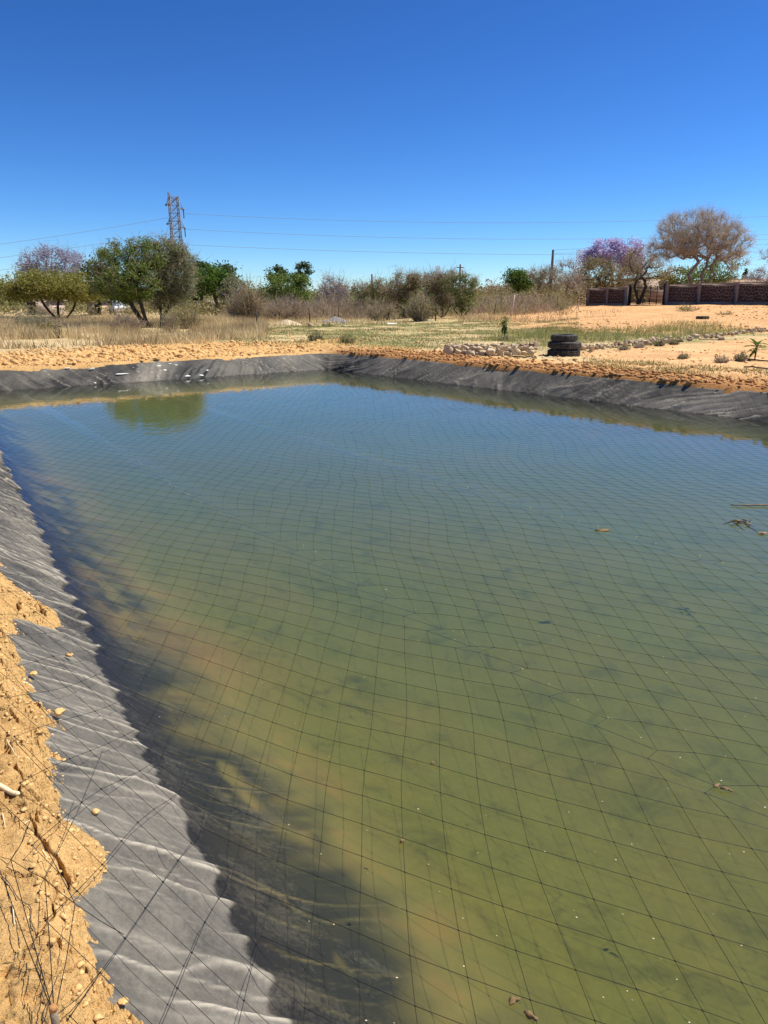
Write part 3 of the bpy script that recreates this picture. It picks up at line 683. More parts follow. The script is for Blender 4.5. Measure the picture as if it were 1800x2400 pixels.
# --- left group
tree('acacia_tree', 'big green acacia on two dark stems in front of the pylon, left of the pond', 350, 772, 43, [(262, 618, 50, 52), (310, 660, 70, 48), (335, 600, 55, 42), (285, 680, 60, 30), (240, 655, 35, 35)], 'acacia', stems=((-0.5, 0.5), (0.05, 0.55)), na=230, nl=34000, size=0.115, spread=0.15, r0=0.17, twigs=900, seed=3)
tree('thorn_tree', 'grey green thorn tree touching the right of the big acacia, left of the green grove', 378, 768, 44.5, [(392, 605, 60, 45), (410, 655, 55, 60), (375, 690, 45, 40), (425, 620, 38, 55)], 'greygreen', stems=((-0.2, 0.5), (0.3, 0.5)), na=230, nl=34000, size=0.10, spread=0.15, r0=0.13, twigs=1200, seed=4)
tree('umbrella_thorn', 'flat topped umbrella thorn with olive crown at the left edge', 143, 752, 56, [(122, 668, 122, 16), (38, 684, 56, 17), (208, 684, 54, 18), (122, 652, 76, 12), (122, 684, 105, 13)], 'olive', bark='bark_dark', stems=((-0.35, 0.8), (0.1, 0.85), (0.4, 0.8)), na=230, nl=32000, size=0.17, spread=0.16, r0=0.15, twigs=300, seed=5)
tree('jacaranda', 'half bare pale mauve jacaranda behind the flat topped thorn', 118, 735, 95, [(115, 615, 75, 38), (70, 640, 42, 25), (165, 635, 35, 40)], 'mauve', bark='bark_grey', stems=((-0.3, 0.6), (0.3, 0.6)), na=160, nl=8500, size=0.28, spread=0.16, r0=0.28, twigs=900, twl=1.5, seed=6, twig_mat='mauve')
tree('dark_tree', 'dark dense tree between the mauve jacaranda and the big acacia', 232, 735, 82, [(232, 640, 40, 34), (215, 672, 34, 30), (262, 670, 40, 34)], 'dark', na=90, nl=6000, size=0.34, spread=0.22, r0=0.22, seed=7)
tree('leafy_tree', 'bright green leafy tree right of the grey green thorn tree, before a white house', 505, 728, 78, [(505, 660, 44, 36), (478, 650, 38, 32), (535, 668, 30, 30)], 'green', na=110, nl=8000, size=0.28, spread=0.20, r0=0.2, seed=8)
tree('leafy_tree', 'dark green tree directly right of the pylon foot, behind the bright green one', 470, 728, 88, [(475, 640, 42, 28), (520, 640, 30, 22), (450, 672, 30, 36)], 'dark', na=90, nl=6000, size=0.32, spread=0.22, r0=0.22, seed=9)
tree('leafy_tree', 'pale grey green small tree at the right end of the left grove', 556, 730, 74, [(558, 668, 30, 26), (545, 690, 30, 26)], 'greygreen', bark='bark_grey', na=80, nl=3200, size=0.22, spread=0.2, r0=0.12, twigs=300, seed=10)
# --- middle
tree('round_tree', 'round dense green tree above a brown thicket, left of centre', 668, 738, 68, [(668, 672, 52, 32), (640, 668, 32, 30), (700, 672, 32, 32), (660, 700, 58, 28), (690, 695, 40, 26)], 'acacia', na=170, nl=22000, size=0.17, spread=0.18, r0=0.16, seed=11)
tree('tall_tree', 'dark tall tree with an airy top rising behind the round green tree', 690, 735, 80, [(708, 632, 22, 18), (700, 655, 20, 20), (650, 645, 28, 18), (722, 655, 10, 22)], 'dark', stems=((0, 0.75),), na=70, nl=3600, size=0.26, spread=0.24, r0=0.16, seed=12)
tree('bare_tree', 'grey half bare round tree right of the round green tree', 778, 738, 72, [(778, 672, 34, 24), (790, 690, 34, 26), (765, 695, 30, 25)], 'mauve', bark='bark_grey', na=130, nl=2200, size=0.17, spread=0.16, r0=0.1, twigs=1500, twl=0.9, seed=13)
ML = [('scrub_tree', 'small grey scrub tree left of the yellowish one in the middle hedge', 848, 738, 66, [(848, 680, 26, 18)], 'greygreen', 1800, 500),
      ('scrub_tree', 'yellowish green scrub tree beside the first short pole in the middle hedge', 888, 740, 62, [(895, 670, 30, 18), (880, 685, 30, 18)], 'olive', 3000, 400),
      ('scrub_tree', 'dark brown wide scrub tree in the middle hedge, with its trunks showing', 950, 738, 60, [(950, 660, 40, 20), (985, 662, 30, 18), (925, 678, 30, 20)], 'brown', 4600, 900),
      ('scrub_tree', 'grey green twiggy scrub tree under the tiny far pylon', 1012, 740, 62, [(1010, 655, 24, 20), (1020, 672, 28, 20)], 'greygreen', 2500, 500),
      ('scrub_tree', 'brown bushy scrub tree left of the green one in the middle hedge', 1035, 738, 60, [(1035, 668, 30, 24), (1050, 650, 26, 16)], 'brown', 3000, 600),
      ('scrub_tree', 'green bushy scrub tree under the second short pole', 1082, 738, 58, [(1085, 672, 38, 30), (1068, 665, 30, 28), (1100, 685, 24, 24)], 'acacia', 4200, 500)]
for k, (nm, lb, u, v, Yd, cr, mt, nl, tw) in enumerate(ML):
    cr = cr + [(cr[0][0] + 6, cr[0][1] + 30, cr[0][2] * 0.9, 24), (cr[0][0] - 10, cr[0][1] + 45, cr[0][2] * 0.8, 18)]
    tree(nm, lb, u, v, Yd, cr, mt, bark='bark_dark', stems=((-0.5, 0.35), (0.0, 0.4), (0.5, 0.35)), na=140, nl=int(nl * 1.6), size=0.13, spread=0.2, r0=0.07, twigs=tw * 2, twl=0.7, seed=20 + k, twig_mat='twig')
# --- right
tree('green_tree', 'small dense bright green tree left of the leaning pole', 1212, 722, 84, [(1210, 648, 28, 18), (1222, 662, 30, 18)], 'green', na=70, nl=4200, size=0.26, spread=0.24, r0=0.14, seed=31)
tree('dry_tree', 'grey brown thin tree just left of the leaning pole', 1268, 722, 78, [(1262, 645, 26, 22), (1285, 660, 32, 32)], 'greygreen', bark='bark_grey', na=110, nl=1500, size=0.18, spread=0.16, r0=0.10, twigs=1300, twl=0.8, seed=32)
tree('dry_tree', 'pale bare thin tree just right of the leaning pole', 1325, 722, 80, [(1325, 640, 26, 30), (1342, 660, 22, 26)], 'mauve', bark='bark_grey', na=90, nl=500, size=0.16, spread=0.16, r0=0.09, twigs=1100, twl=0.9, seed=33)
tree('jacaranda', 'purple flowering jacaranda behind the boundary wall', 1440, 712, 98, [(1428, 590, 50, 30), (1472, 590, 38, 27), (1400, 606, 34, 24), (1482, 615, 36, 27)], 'lilac', bark='bark_dark', stems=((-0.2, 0.65), (0.2, 0.65)), na=170, nl=15000, size=0.30, spread=0.17, r0=0.28, twigs=400, twl=1.0, seed=34)
tree('dense_tree', 'brownish green dense tree at the left end of the boundary wall', 1412, 716, 88, [(1395, 640, 48, 36), (1440, 650, 45, 32), (1375, 645, 30, 28)], 'brown', bark='bark_dark', stems=((-0.4, 0.5), (0.35, 0.5)), na=140, nl=7500, size=0.22, spread=0.19, r0=0.2, twigs=500, seed=35)
tree('gate_tree', 'brown leafed tree with a dark forked trunk behind the gate', 1497, 712, 82, [(1500, 610, 46, 30), (1525, 630, 50, 34), (1475, 640, 36, 30)], 'brown', bark='bark_dark', stems=((-0.25, 0.45), (0.3, 0.5)), na=150, nl=2600, size=0.18, spread=0.18, r0=0.22, twigs=1500, twl=0.9, seed=36)
tree('spreading_tree', 'tallest wide spreading tree with nearly bare crown behind the boundary wall', 1638, 700, 76, [(1640, 540, 92, 48), (1575, 578, 58, 36), (1705, 572, 52, 46), (1722, 612, 28, 28), (1640, 570, 80, 40)], 'rust', bark='bark_grey', stems=((-0.34, 0.34), (0.0, 0.36), (0.32, 0.34)), na=620, nl=1500, size=0.13, spread=0.12, r0=0.25, twigs=15000, twl=0.85, seed=37, twig_mat='greytwig', depth=1.0, hollow=0.45, rmin=0.013)
tree('green_tree', 'olive green tree under the wide spreading tree, behind the wall', 1690, 705, 90, [(1690, 632, 46, 36), (1650, 645, 50, 30)], 'acacia', na=90, nl=5000, size=0.25, spread=0.2, r0=0.16, seed=38)
tree('green_tree', 'green tree left of the spreading tree trunks, seen above the gate', 1575, 705, 92, [(1590, 650, 40, 24), (1555, 655, 30, 20)], 'olive', na=70, nl=3400, size=0.25, spread=0.2, r0=0.14, seed=39)
tree('scrub_tree', 'low olive scrub tree between the spreading tree and the two cypresses', 1725, 700, 96, [(1722, 660, 22, 16), (1745, 664, 16, 14)], 'greygreen', na=60, nl=1800, size=0.25, spread=0.22, r0=0.1, seed=40)
tree('scrub_tree', 'grey twiggy scrub tree above the right end of the wall', 1785, 698, 92, [(1785, 648, 34, 18), (1765, 655, 24, 14)], 'mauve', bark='bark_grey', na=90, nl=1300, size=0.2, spread=0.18, r0=0.1, twigs=700, seed=41)
tree('bare_tree', 'bare tree reaching one branch in at the right edge above the wall', 1850, 700, 78, [(1850, 590, 62, 32), (1815, 605, 36, 14)], 'mauve', bark='bark_grey', na=120, nl=400, size=0.16, spread=0.14, r0=0.2, twigs=1300, twl=0.8, seed=42)
for k, (u, lb, hh) in enumerate(((1740, 'shorter left cypress far behind the wall at right', 28), (1746, 'taller right cypress far behind the wall at right', 34))):
    tree('cypress', lb, u, 690, 150, [(u, 690 - hh * 0.95, 2.6, hh * 0.95)], 'dark', na=40, nl=900, size=0.35, spread=0.5, r0=0.1, seed=44 + k, depth=1, cat='tree')

# bushes
BU = [('thorn_bush', 'grey green low bush at far left in the dry grass', 82, 778, 40, 40, 40, 'greygreen', 1600, 220, 0.10),
      ('thorn_bush', 'brown and olive bush right of the acacia trunks', 432, 768, 42, 36, 50, 'olive', 2600, 260, 0.08),
      ('thorn_bush', 'dry brown bush at the foot of the acacia, left of its trunk', 300, 788, 38, 32, 40, 'brown', 250, 420, 0.07),
      ('thorn_bush', 'small dark weedy bush right of the acacia foot', 400, 795, 36, 20, 45, 'weed', 350, 130, 0.09),
      ('tall_bush', 'tall thin olive bush by the first fence post', 592, 762, 55, 26, 92, 'olive', 1500, 160, 0.11),
      ('tall_bush', 'grey twiggy bush left of the first fence post', 560, 765, 56, 25, 75, 'greygreen', 1100, 260, 0.10),
      ('brown_bush', 'large rounded purple brown thicket bush below the round green tree', 668, 748, 60, 60, 46, 'twig', 500, 1500, 0.08),
      ('brown_bush', 'brown bush below the grey half bare tree', 780, 748, 64, 50, 48, 'brown', 600, 900, 0.08),
      ('tall_bush', 'slender green bush beside the post in the middle of the hedge', 985, 745, 52, 30, 66, 'acacia', 1500, 260, 0.10),
      ('olive_bush', 'yellow green bush low in the middle hedge', 895, 745, 56, 34, 46, 'olive', 1000, 320, 0.09),
      ('olive_bush', 'green leafy sprig low on the leaning pole', 1310, 700, 66, 12, 22, 'green', 300, 60, 0.10),
      ('small_weed', 'dark green weed tuft left of the centre in the short grass', 740, 812, 28, 16, 22, 'weed', 420, 90, 0.07),
      ('small_weed', 'green weed tuft near the far end of the pond', 815, 812, 27, 18, 20, 'grass', 420, 90, 0.07),
      ('small_weed', 'broad leaved weed by the heap of grey gravel', 765, 763, 44, 11, 10, 'weed', 200, 30, 0.10),
      ('small_weed', 'dark shrub on the right rubble row, left of its twin', 1545, 806, 25.4, 11, 16, 'weed', 420, 90, 0.05),
      ('small_weed', 'dark shrub on the right rubble row, right of its twin', 1580, 802, 26.2, 12, 15, 'weed', 420, 90, 0.05),
      ('small_weed', 'reddish tuft on the rubble row nearest the tyres', 1462, 818, 23.6, 12, 12, 'brown', 200, 90, 0.05),
      ('small_weed', 'reddish spiky tuft on the rubble row, second from the tyres', 1498, 812, 24.4, 12, 12, 'rust', 160, 100, 0.05),
      ('thorn_branch', 'cut green thorn branch lying before the wall', 1612, 720, 55, 20, 14, 'acacia', 350, 60, 0.10),
      ('small_weed', 'low dry tuft before the wall, right of the cut branch', 1698, 728, 50, 18, 6, 'weed', 200, 60, 0.09),
      ('small_weed', 'weed tuft in the bare soil left of the planted seedling', 1600, 842, 20.5, 12, 16, 'weed', 220, 60, 0.05),
      ('small_weed', 'dark weed at the left foot of the planted seedling', 1735, 846, 19.6, 14, 22, 'weed', 320, 90, 0.05),
      ('small_weed', 'reddish weed left of the dark weed by the seedling', 1690, 852, 19.2, 16, 18, 'rust', 260, 80, 0.04),
      ('small_weed', 'green weed growing at the foot of the small mango tree', 1180, 785, 29, 14, 18, 'grass', 200, 50, 0.08),
      ('yellow_sapling', 'thin sapling with yellow green leaves in the dry grass at left', 115, 798, 33, 14, 45, 'olive', 120, 16, 0.09),
      ('bare_sapling', 'thin dark sapling before the flat topped thorn', 140, 808, 31, 8, 62, 'dark', 110, 14, 0.08)]
for k, (nm, lb, u, v, Yd, ru, h, mt, nl, ntw, sz) in enumerate(BU):
    bush(nm, lb, u, v, Yd, ru, h, mt, nl, ntw, sz, 'twig', 200 + k, cat='weed' if 'weed' in nm else 'sapling' if 'sapling' in nm else 'branch' if 'branch' in nm else 'bush')

def scatter_blades(name, label_none, pts, hmin, hmax, wd, mat, lean, seed, tint=None, kids=0):
    g = np.random.default_rng(seed); n = len(pts)
    z = ground_z(pts[:, 0], pts[:, 1]); C = np.c_[pts, z - 0.02]
    D = g.normal(size=(n, 3)) * lean; D[:, 2] = 1; D /= np.linalg.norm(D, axis=1)[:, None]; D *= (g.uniform(hmin, hmax, n) * (0.45 + 0.55 * fbm(pts[:, 0] * 0.45, pts[:, 1] * 0.45, seed + 7, 2) + 0.75 * vn(pts[:, 0] * 2.3, pts[:, 1] * 2.3, seed + 8) ** 2))[:, None]
    V, T = blades(C, D, wd, g)
    tn = np.clip(g.normal(0.45, 0.22, n) + 1.5 * (fbm(pts[:, 0] * 0.7, pts[:, 1] * 0.35, seed + 9, 4) - 0.5) + 0.5 * (vn(pts[:, 0] * 3, pts[:, 1] * 3, seed + 10) - 0.5), 0, 1)
    if kids:
        j = np.repeat(np.arange(n), kids); A2 = C[j] + D[j] * g.uniform(0.2, 0.95, len(j))[:, None]; ln = np.linalg.norm(D[j], axis=1)[:, None]
        D2 = D[j] * 0.3 + g.normal(size=(len(j), 3)) * ln * 0.16
        V2, T2 = blades(A2, D2, wd * 0.8, g); T = np.concatenate([T, T2 + len(V)]); V = np.concatenate([V, V2]); tn = np.concatenate([tn, tn[j]])
    return tag(mesh_np(name, V, T, L[mat], None, False, {'tint': np.repeat(tn, 3)}), kind='stuff')
def region(n, y0, y1, u0, u1, seed, keep):        # points between two distances and two bearings, thinned by keep(x, y)
    g = np.random.default_rng(seed); y = np.sqrt(g.uniform(y0 ** 2, y1 ** 2, n)); a = g.uniform((u0 - 900) / F, (u1 - 900) / F, n); x = a * y * 1.03
    k = g.random(n) < keep(x, y); return np.c_[x, y][k]
n4 = lambda x, y, s, f: fbm(x * f, y * f, s, 3)
scatter_blades('dry_grass', '', region(150000, 24, 62, -60, 640, 301, lambda x, y: np.clip(S((n4(x, y, 302, 0.35) - 0.34) / 0.2) * S((dpond(x, y) - 5.2 - 4 * (n4(x, y, 303, 0.25) - 0.3)) / 2.5), 0, 1)), 0.14, 0.60, 0.013, 'straw', 0.40, 304)
scatter_blades('dry_grass', '', region(26000, 46, 75, 560, 1420, 311, lambda x, y: S((n4(x, y, 312, 0.3) - 0.40) / 0.2) * np.where(x < 14, 1, 0.1)), 0.15, 0.6, 0.016, 'straw', 0.3, 313)
scatter_blades('short_grass', '', region(110000, 23.3, 50, 560, 1330, 321, lambda x, y: S((n4(x, y, 322, 0.55) - 0.33) / 0.2) * (dpond(x, y) > 1.3) * (1 - S((x - 7) / 3) * (y < 24))), 0.03, 0.13, 0.010, 'weed', 0.6, 323)
scatter_blades('short_grass', '', region(20000, 23.3, 50, 560, 1330, 331, lambda x, y: S((n4(x, y, 332, 1.1) - 0.45) / 0.2) * (dpond(x, y) > 1.6)), 0.03, 0.14, 0.010, 'straw', 0.7, 333)
def plot(x, y): return np.minimum(S((y - 24.0 - 0.80 * (x - 6) - 3 * (n4(x, y, 346, 0.5) - 0.4)) / 2.2), 1 - S((y - 33 - 0.5 * (x - 6) - 9 * (n4(x, y, 344, 0.35) - 0.45)) / 4.0)) * S((x - 2.5 - 5 * (n4(x, y, 345, 0.4) - 0.3)) / 4) * (1 - S((x - 14.5 - 6 * (n4(x, y, 348, 0.4) - 0.5)) / 4))
scatter_blades('green_grass', '', region(60000, 24, 46, 1000, 1760, 341, lambda x, y: S((n4(x, y, 342, 0.7) - 0.36) / 0.2) * plot(x, y)), 0.08, 0.34, 0.008, 'grass', 0.5, 343)
scatter_blades('green_grass', '', region(30000, 24, 46, 1000, 1760, 347, lambda x, y: S((n4(x, y, 349, 1.3) - 0.50) / 0.1) * plot(x, y)), 0.15, 0.55, 0.008, 'weed', 0.4, 350)
scatter_blades('dry_grass', '', region(22000, 24, 46, 1000, 1800, 351, lambda x, y: S((n4(x, y, 352, 0.9) - 0.42) / 0.2) * np.maximum(plot(x, y), 0.4 * S((y - 26 - 0.8 * (x - 6)) / 2) * (n4(x, y, 354, 0.4) > 0.5))), 0.08, 0.30, 0.007, 'straw', 0.5, 353)
scatter_blades('bank_weeds', '', region(16000, 15.5, 22.5, 1340, 1800, 361, lambda x, y: S((n4(x, y, 362, 0.9) - 0.46) / 0.14) * S((dpond(x, y) - 2.0) / 0.6) * (1 - S((dpond(x, y) - 4.6) / 1.2))), 0.03, 0.16, 0.007, 'weed', 0.6, 363)
scatter_blades('brown_thicket', '', region(8000, 58, 78, 700, 1370, 371, lambda x, y: (n4(x, y, 372, 0.25) > 0.34) * (1 - S((x / y - 0.17) / 0.10))), 0.4, 1.5, 0.016, 'twig', 0.5, 373, kids=6)
scatter_blades('brown_thicket', '', region(3500, 60, 78, 800, 1370, 375, lambda x, y: (n4(x, y, 376, 0.3) > 0.45) * (1 - S((x / y - 0.19) / 0.08))), 0.5, 1.8, 0.016, 'weed', 0.5, 377, kids=6)
scatter_blades('brown_thicket', '', region(1800, 64, 84, 540, 760, 381, lambda x, y: (n4(x, y, 382, 0.3) > 0.4) * 1.0), 0.4, 1.1, 0.016, 'twig', 0.4, 383, kids=5)

def woodland(name, n, y0, y1, u0, u1, hmax, mat, size, seed):
    P = region(n, y0, y1, u0, u1, seed, lambda x, y: S((n4(x, y, seed + 1, 0.09) - 0.22) / 0.15)); g = np.random.default_rng(seed + 2)
    h = hmax * (0.35 + 0.9 * n4(P[:, 0], P[:, 1], seed + 3, 0.13)); z = ground_z(P[:, 0], P[:, 1])
    C = np.c_[P, z + h * g.random(len(P)) ** 0.8]; V, T = leaves(C, g, size, 1.8)
    tag(mesh_np(name, V, T, L[mat], None, False, {'tint': np.repeat(np.clip(g.normal(0.4, 0.28, len(C)), 0, 1), 4)}), kind='stuff')
woodland('far_woodland', 26000, 96, 150, -300, 1000, 3.6, 'brown', 0.45, 401)
woodland('far_woodland', 18000, 100, 160, -300, 900, 3.4, 'acacia', 0.45, 411)
woodland('far_woodland', 16000, 105, 170, 800, 2100, 3.2, 'greygreen', 0.5, 421)
woodland('far_woodland', 12000, 90, 140, 900, 1480, 3.0, 'brown', 0.45, 431)
woodland('understory', 9000, 70, 92, 330, 620, 1.9, 'brown', 0.24, 441)
woodland('understory', 3500, 74, 96, -60, 340, 1.2, 'brown', 0.22, 451)
woodland('understory', 9000, 64, 84, 620, 1290, 1.7, 'twig', 0.16, 461)
woodland('understory', 7000, 66, 86, 560, 1300, 1.8, 'olive', 0.16, 471)

# ------------------------------------------------------------------ built things in the distance
M['steel'] = simple('galvanised_steel', (0.16, 0.16, 0.17), 0.6, 0.15, 3, metal=0.3)
M['far_steel'] = simple('haze_pale_steel', (0.42, 0.42, 0.44), 0.6, 0.1, 3)  # colour lightened to give the far pylons haze; wheel rims share it
M['cable'] = simple('cable', (0.22, 0.25, 0.32), 0.6, 0.05)
M['insul'] = simple('insulator', (0.06, 0.05, 0.06), 0.3, 0.1)
M['pole'] = simple('pole_wood', (0.09, 0.07, 0.055), 0.9, 0.25, 6, 0.004)
M['post'] = simple('fence_post', (0.045, 0.04, 0.038), 0.8, 0.3, 8)
M['concrete'] = simple('concrete', (0.27, 0.20, 0.155), 0.9, 0.15, 3, 0.006)
M['render_wall'] = simple('wall_mortar', (0.19, 0.145, 0.12), 0.95, 0.25, 3, 0.006)
M['clad'] = simple('red_stone', (0.060, 0.030, 0.025), 0.85, 0.4, 1.5, 0.006)
M['iron'] = simple('gate_iron', (0.022, 0.016, 0.014), 0.7, 0.3, 8)
M['white_wall'] = simple('white_wall', (0.78, 0.72, 0.68), 0.9, 0.08, 1.2)
M['tan_wall'] = simple('tan_wall', (0.50, 0.38, 0.25), 0.9, 0.15, 1.2)
M['pale_wall'] = simple('pale_wall', (0.58, 0.46, 0.38), 0.9, 0.15, 1.2)
M['dark_roof'] = simple('dark_roof', (0.075, 0.06, 0.055), 0.9, 0.25, 2)
M['pale_roof'] = simple('pale_roof', (0.50, 0.42, 0.36), 0.7, 0.12, 1.5)
M['glass_dark'] = simple('dark_glass', (0.02, 0.022, 0.025), 0.1, 0.1, spec=0.6)
M['paint_white'] = simple('white_paint', (0.80, 0.80, 0.80), 0.3, 0.03, spec=0.5)
M['rubber'] = simple('tyre_rubber', (0.026, 0.025, 0.024), 0.75, 0.35, 9, 0.003, spec=0.25, col2=(0.105, 0.095, 0.08))
M['stone_pale'] = simple('pale_stone', (0.60, 0.47, 0.29), 0.9, 0.28, 5, 0.012)
M['stone_pink'] = simple('pink_stone', (0.42, 0.29, 0.20), 0.9, 0.32, 5, 0.012)
M['clod'] = simple('soil_clod', (0.62, 0.375, 0.15), 0.97, 0.28, 7, 0.008)
M['clod_red'] = simple('red_soil_clod', (0.42, 0.215, 0.08), 0.97, 0.3, 7, 0.008)
M['clod_sand'] = simple('sand_clod', (0.68, 0.43, 0.175), 0.97, 0.2, 25, 0.004)
M['gravel_grey'] = simple('grey_gravel', (0.26, 0.235, 0.22), 0.95, 0.35, 7, 0.03)
M['sand_pale'] = simple('pale_sand', (0.56, 0.44, 0.28), 0.95, 0.15, 2, 0.03)
M['hose'] = simple('black_hose', (0.02, 0.02, 0.02), 0.5, 0.2)
M['dry_stick'] = simple('dry_stick', (0.50, 0.36, 0.20), 0.8, 0.3, 12)
M['pale_straw'] = simple('pale_straw', (0.72, 0.60, 0.36), 0.7, 0.2, 30)
M['rust_top'] = simple('rusty_stake', (0.42, 0.20, 0.07), 0.8, 0.35, 40)
M['stake_side'] = simple('stake_bark', (0.22, 0.17, 0.12), 0.85, 0.35, 40, 0.002)
M['algae'] = simple('brown_algae', (0.20, 0.13, 0.06), 0.9, 0.4, 40)
M['dead_leaf'] = simple('dead_leaf', (0.24, 0.155, 0.085), 0.8, 0.4, 30)
M['dark_debris'] = simple('dark_debris', (0.10, 0.075, 0.055), 0.9, 0.4, 40)
M['green_plastic'] = simple('green_plastic', (0.02, 0.28, 0.14), 0.5, 0.1)
M['sheet'] = simple('grey_sheet', (0.45, 0.47, 0.48), 0.5, 0.2, 5, metal=0.3)

def on(u, v, Yd):                                  # foot of a thing: seen at column u, standing on the ground at distance Yd
    p = PY(u, v, Yd); return np.array([p[0], p[1], gz(p[0], p[1])])
def zat(v, Yd): return PY(900, v, Yd)[2]

# lattice pylon
def pylon(name, label, u, vtop, Yd, half, mat, detail=True):
    p = on(u + (16 if detail else 6), 700, Yd); H = zat(vtop, Yd) - p[2]; root = empty(name, p, label, 'pylon'); root.rotation_euler[2] = 0.5
    zw = H * 0.42; Hb = H * 0.955
    def hw(z): return half * (1 + 1.1 * max(0, 1 - z / zw)) if z < zw else half * (1 - 0.06 * (z - zw) / (Hb - zw))
    for sx in (-1, 1):
        for sy in (-1, 1):
            mb = MB(); zs = [0, zw, Hb]; mb.tube([(sx * hw(z), sy * hw(z), z) for z in zs], 0.13 if detail else 0.16, 4); mb.build('leg', mat, root)
    A, B = [], []; zs = np.concatenate([np.linspace(0, zw, 6), np.linspace(zw, Hb, 9)[1:]])
    for z0, z1 in zip(zs[:-1], zs[1:]):
        a, b = hw(z0), hw(z1)
        for (x0, y0, x1, y1) in ((-1, -1, 1, -1), (1, -1, 1, 1), (1, 1, -1, 1), (-1, 1, -1, -1)):
            A += [(x0 * a, y0 * a, z0), (x1 * a, y1 * a, z0), (x0 * b, y0 * b, z1)]; B += [(x1 * b, y1 * b, z1), (x0 * b, y0 * b, z1), (x1 * b, y1 * b, z1)]
    V, T = segs_mesh(A, B, 0.075 if detail else 0.1, 0.075 if detail else 0.1, 4); tag(mesh_np('bracing', V, T, mat, root), kind='stuff')
    if detail:
        for sx, hh in ((-1, 1.0), (1, 0.972)):
            mb = MB(); w_ = hw(Hb)
            for sy in (-1, 1): mb.tube([(sx * w_, sy * w_, Hb - 0.5), (sx * w_ * 1.15, 0, H * hh)], 0.09, 4); mb.tube([(0, sy * w_, Hb - 0.8), (sx * w_ * 1.15, 0, H * hh)], 0.05, 4)
            mb.build('peak', mat, root)
        for sx, ext in ((-1, 0.9), (1, 1.25)):
            for fz in (0.895, 0.735, 0.575):
                z = H * fz - (0.8 if sx > 0 else 0); w_ = hw(z); mb = MB(); tip = (sx * (w_ + ext), 0, z - 0.25)
                for sy in (-1, 1): mb.tube([(sx * w_, sy * w_, z), tip], 0.08, 4); mb.tube([(sx * w_, sy * w_, z + 1.6), tip], 0.06, 4)
                mb.box(tip, (0.22, 0.22, 0.22)); mb.build('cross_arm', mat, root)
                if sx > 0: mb = MB(); mb.tube([(tip[0], 0, z - 0.3), (tip[0], 0, z - 1.4), (tip[0], 0, z - 2.4)], 0.13, 6); mb.build('insulator', M['insul'], root)
    return root
pylon('lattice_pylon', 'dark steel lattice pylon rising behind the big acacia', 408, 450, 200, 1.15, M['steel'])
pylon('lattice_pylon', 'tiny pale pylon above the middle hedge', 1019, 620, 620, 1.3, M['far_steel'], False)
pylon('lattice_pylon', 'small pale pylon left of the purple jacaranda', 1345, 580, 420, 1.2, M['far_steel'], False)
def wire(label, pts, Yd, r=0.034):
    pts = np.array(pts, float); us = np.linspace(pts[0, 0], pts[-1, 0], 40); cf = np.polyfit(pts[:, 0], pts[:, 1], min(2, len(pts) - 1)); vs = np.polyval(cf, us)
    p = np.array([PY(u, v, Yd) for u, v in zip(us, vs)]); mb = MB(); mb.tube(p - p[0], r, 4); o = mb.build('power_line', M['cable'], None, True, loc=p[0]); tag(o, label, 'power line', 'power lines strung from the pylon')
wire('top power line running right from the pylon', [(433, 501), (1000, 520), (1540, 517), (1800, 508), (2100, 488)], 200)
wire('middle power line running right from the pylon', [(438, 537), (1150, 561), (1510, 557), (1800, 550), (2100, 535)], 200)
wire('bottom power line running right from the pylon', [(440, 574), (1000, 592), (1380, 598), (1800, 592), (2100, 582)], 200)
wire('top power line running left from the pylon', [(394, 510), (222, 540), (0, 572), (-200, 597)], 200)
wire('middle power line running left from the pylon', [(400, 548), (225, 573), (0, 604), (-200, 630)], 200)
wire('bottom power line running left from the pylon', [(403, 586), (225, 606), (0, 634), (-200, 658)], 200)
for k, (lb, v0, v1) in enumerate((('upper distant cable right of the spreading tree', 566, 560), ('middle distant cable right of the spreading tree', 575, 574), ('lower distant cable right of the spreading tree', 592, 588))):
    wire(lb, [(1300, v0 + 20), (1700, v0), (1800, v1), (2000, v1 - 8)], 150, 0.025)
def pole(name, label, u, vb, vt, Yd, r, mat, lean=0.0, bar=None, z0=None):
    p = on(u, vb, Yd); H = zat(vt, Yd) - p[2]; root = empty(name, p, label, 'pole')
    mb = MB(); mb.tube([(0, 0, -0.2), (lean * H * 0.5, 0, H * 0.5), (lean * H, 0, H)], [r * 1.15, r, r * 0.8], 8); mb.build('shaft', mat, root, True)
    mb = MB(); mb.tube([(lean * H, 0, H - 0.02), (lean * H, 0, H + 0.04)], [r * 0.85, r * 0.5], 8); mb.build('cap', mat, root)
    if bar: mb = MB(); mb.box((lean * H * bar, -r - 0.06, H * bar), (0.55, 0.05, 0.06)); mb.build('cross_bar', mat, root)
    return root
pole('utility_pole', 'tall dark wooden pole leaning slightly left of the boundary wall', 1289, 690, 586, 80, 0.15, M['pole'], 0.01)
pole('utility_pole', 'short far pole over the yellowish tree in the middle hedge', 872, 720, 643, 118, 0.15, M['pole'])
pole('utility_pole', 'far pole with a small crossbar over the green hedge tree', 1076, 720, 620, 118, 0.15, M['pole'], 0.0, 0.93)

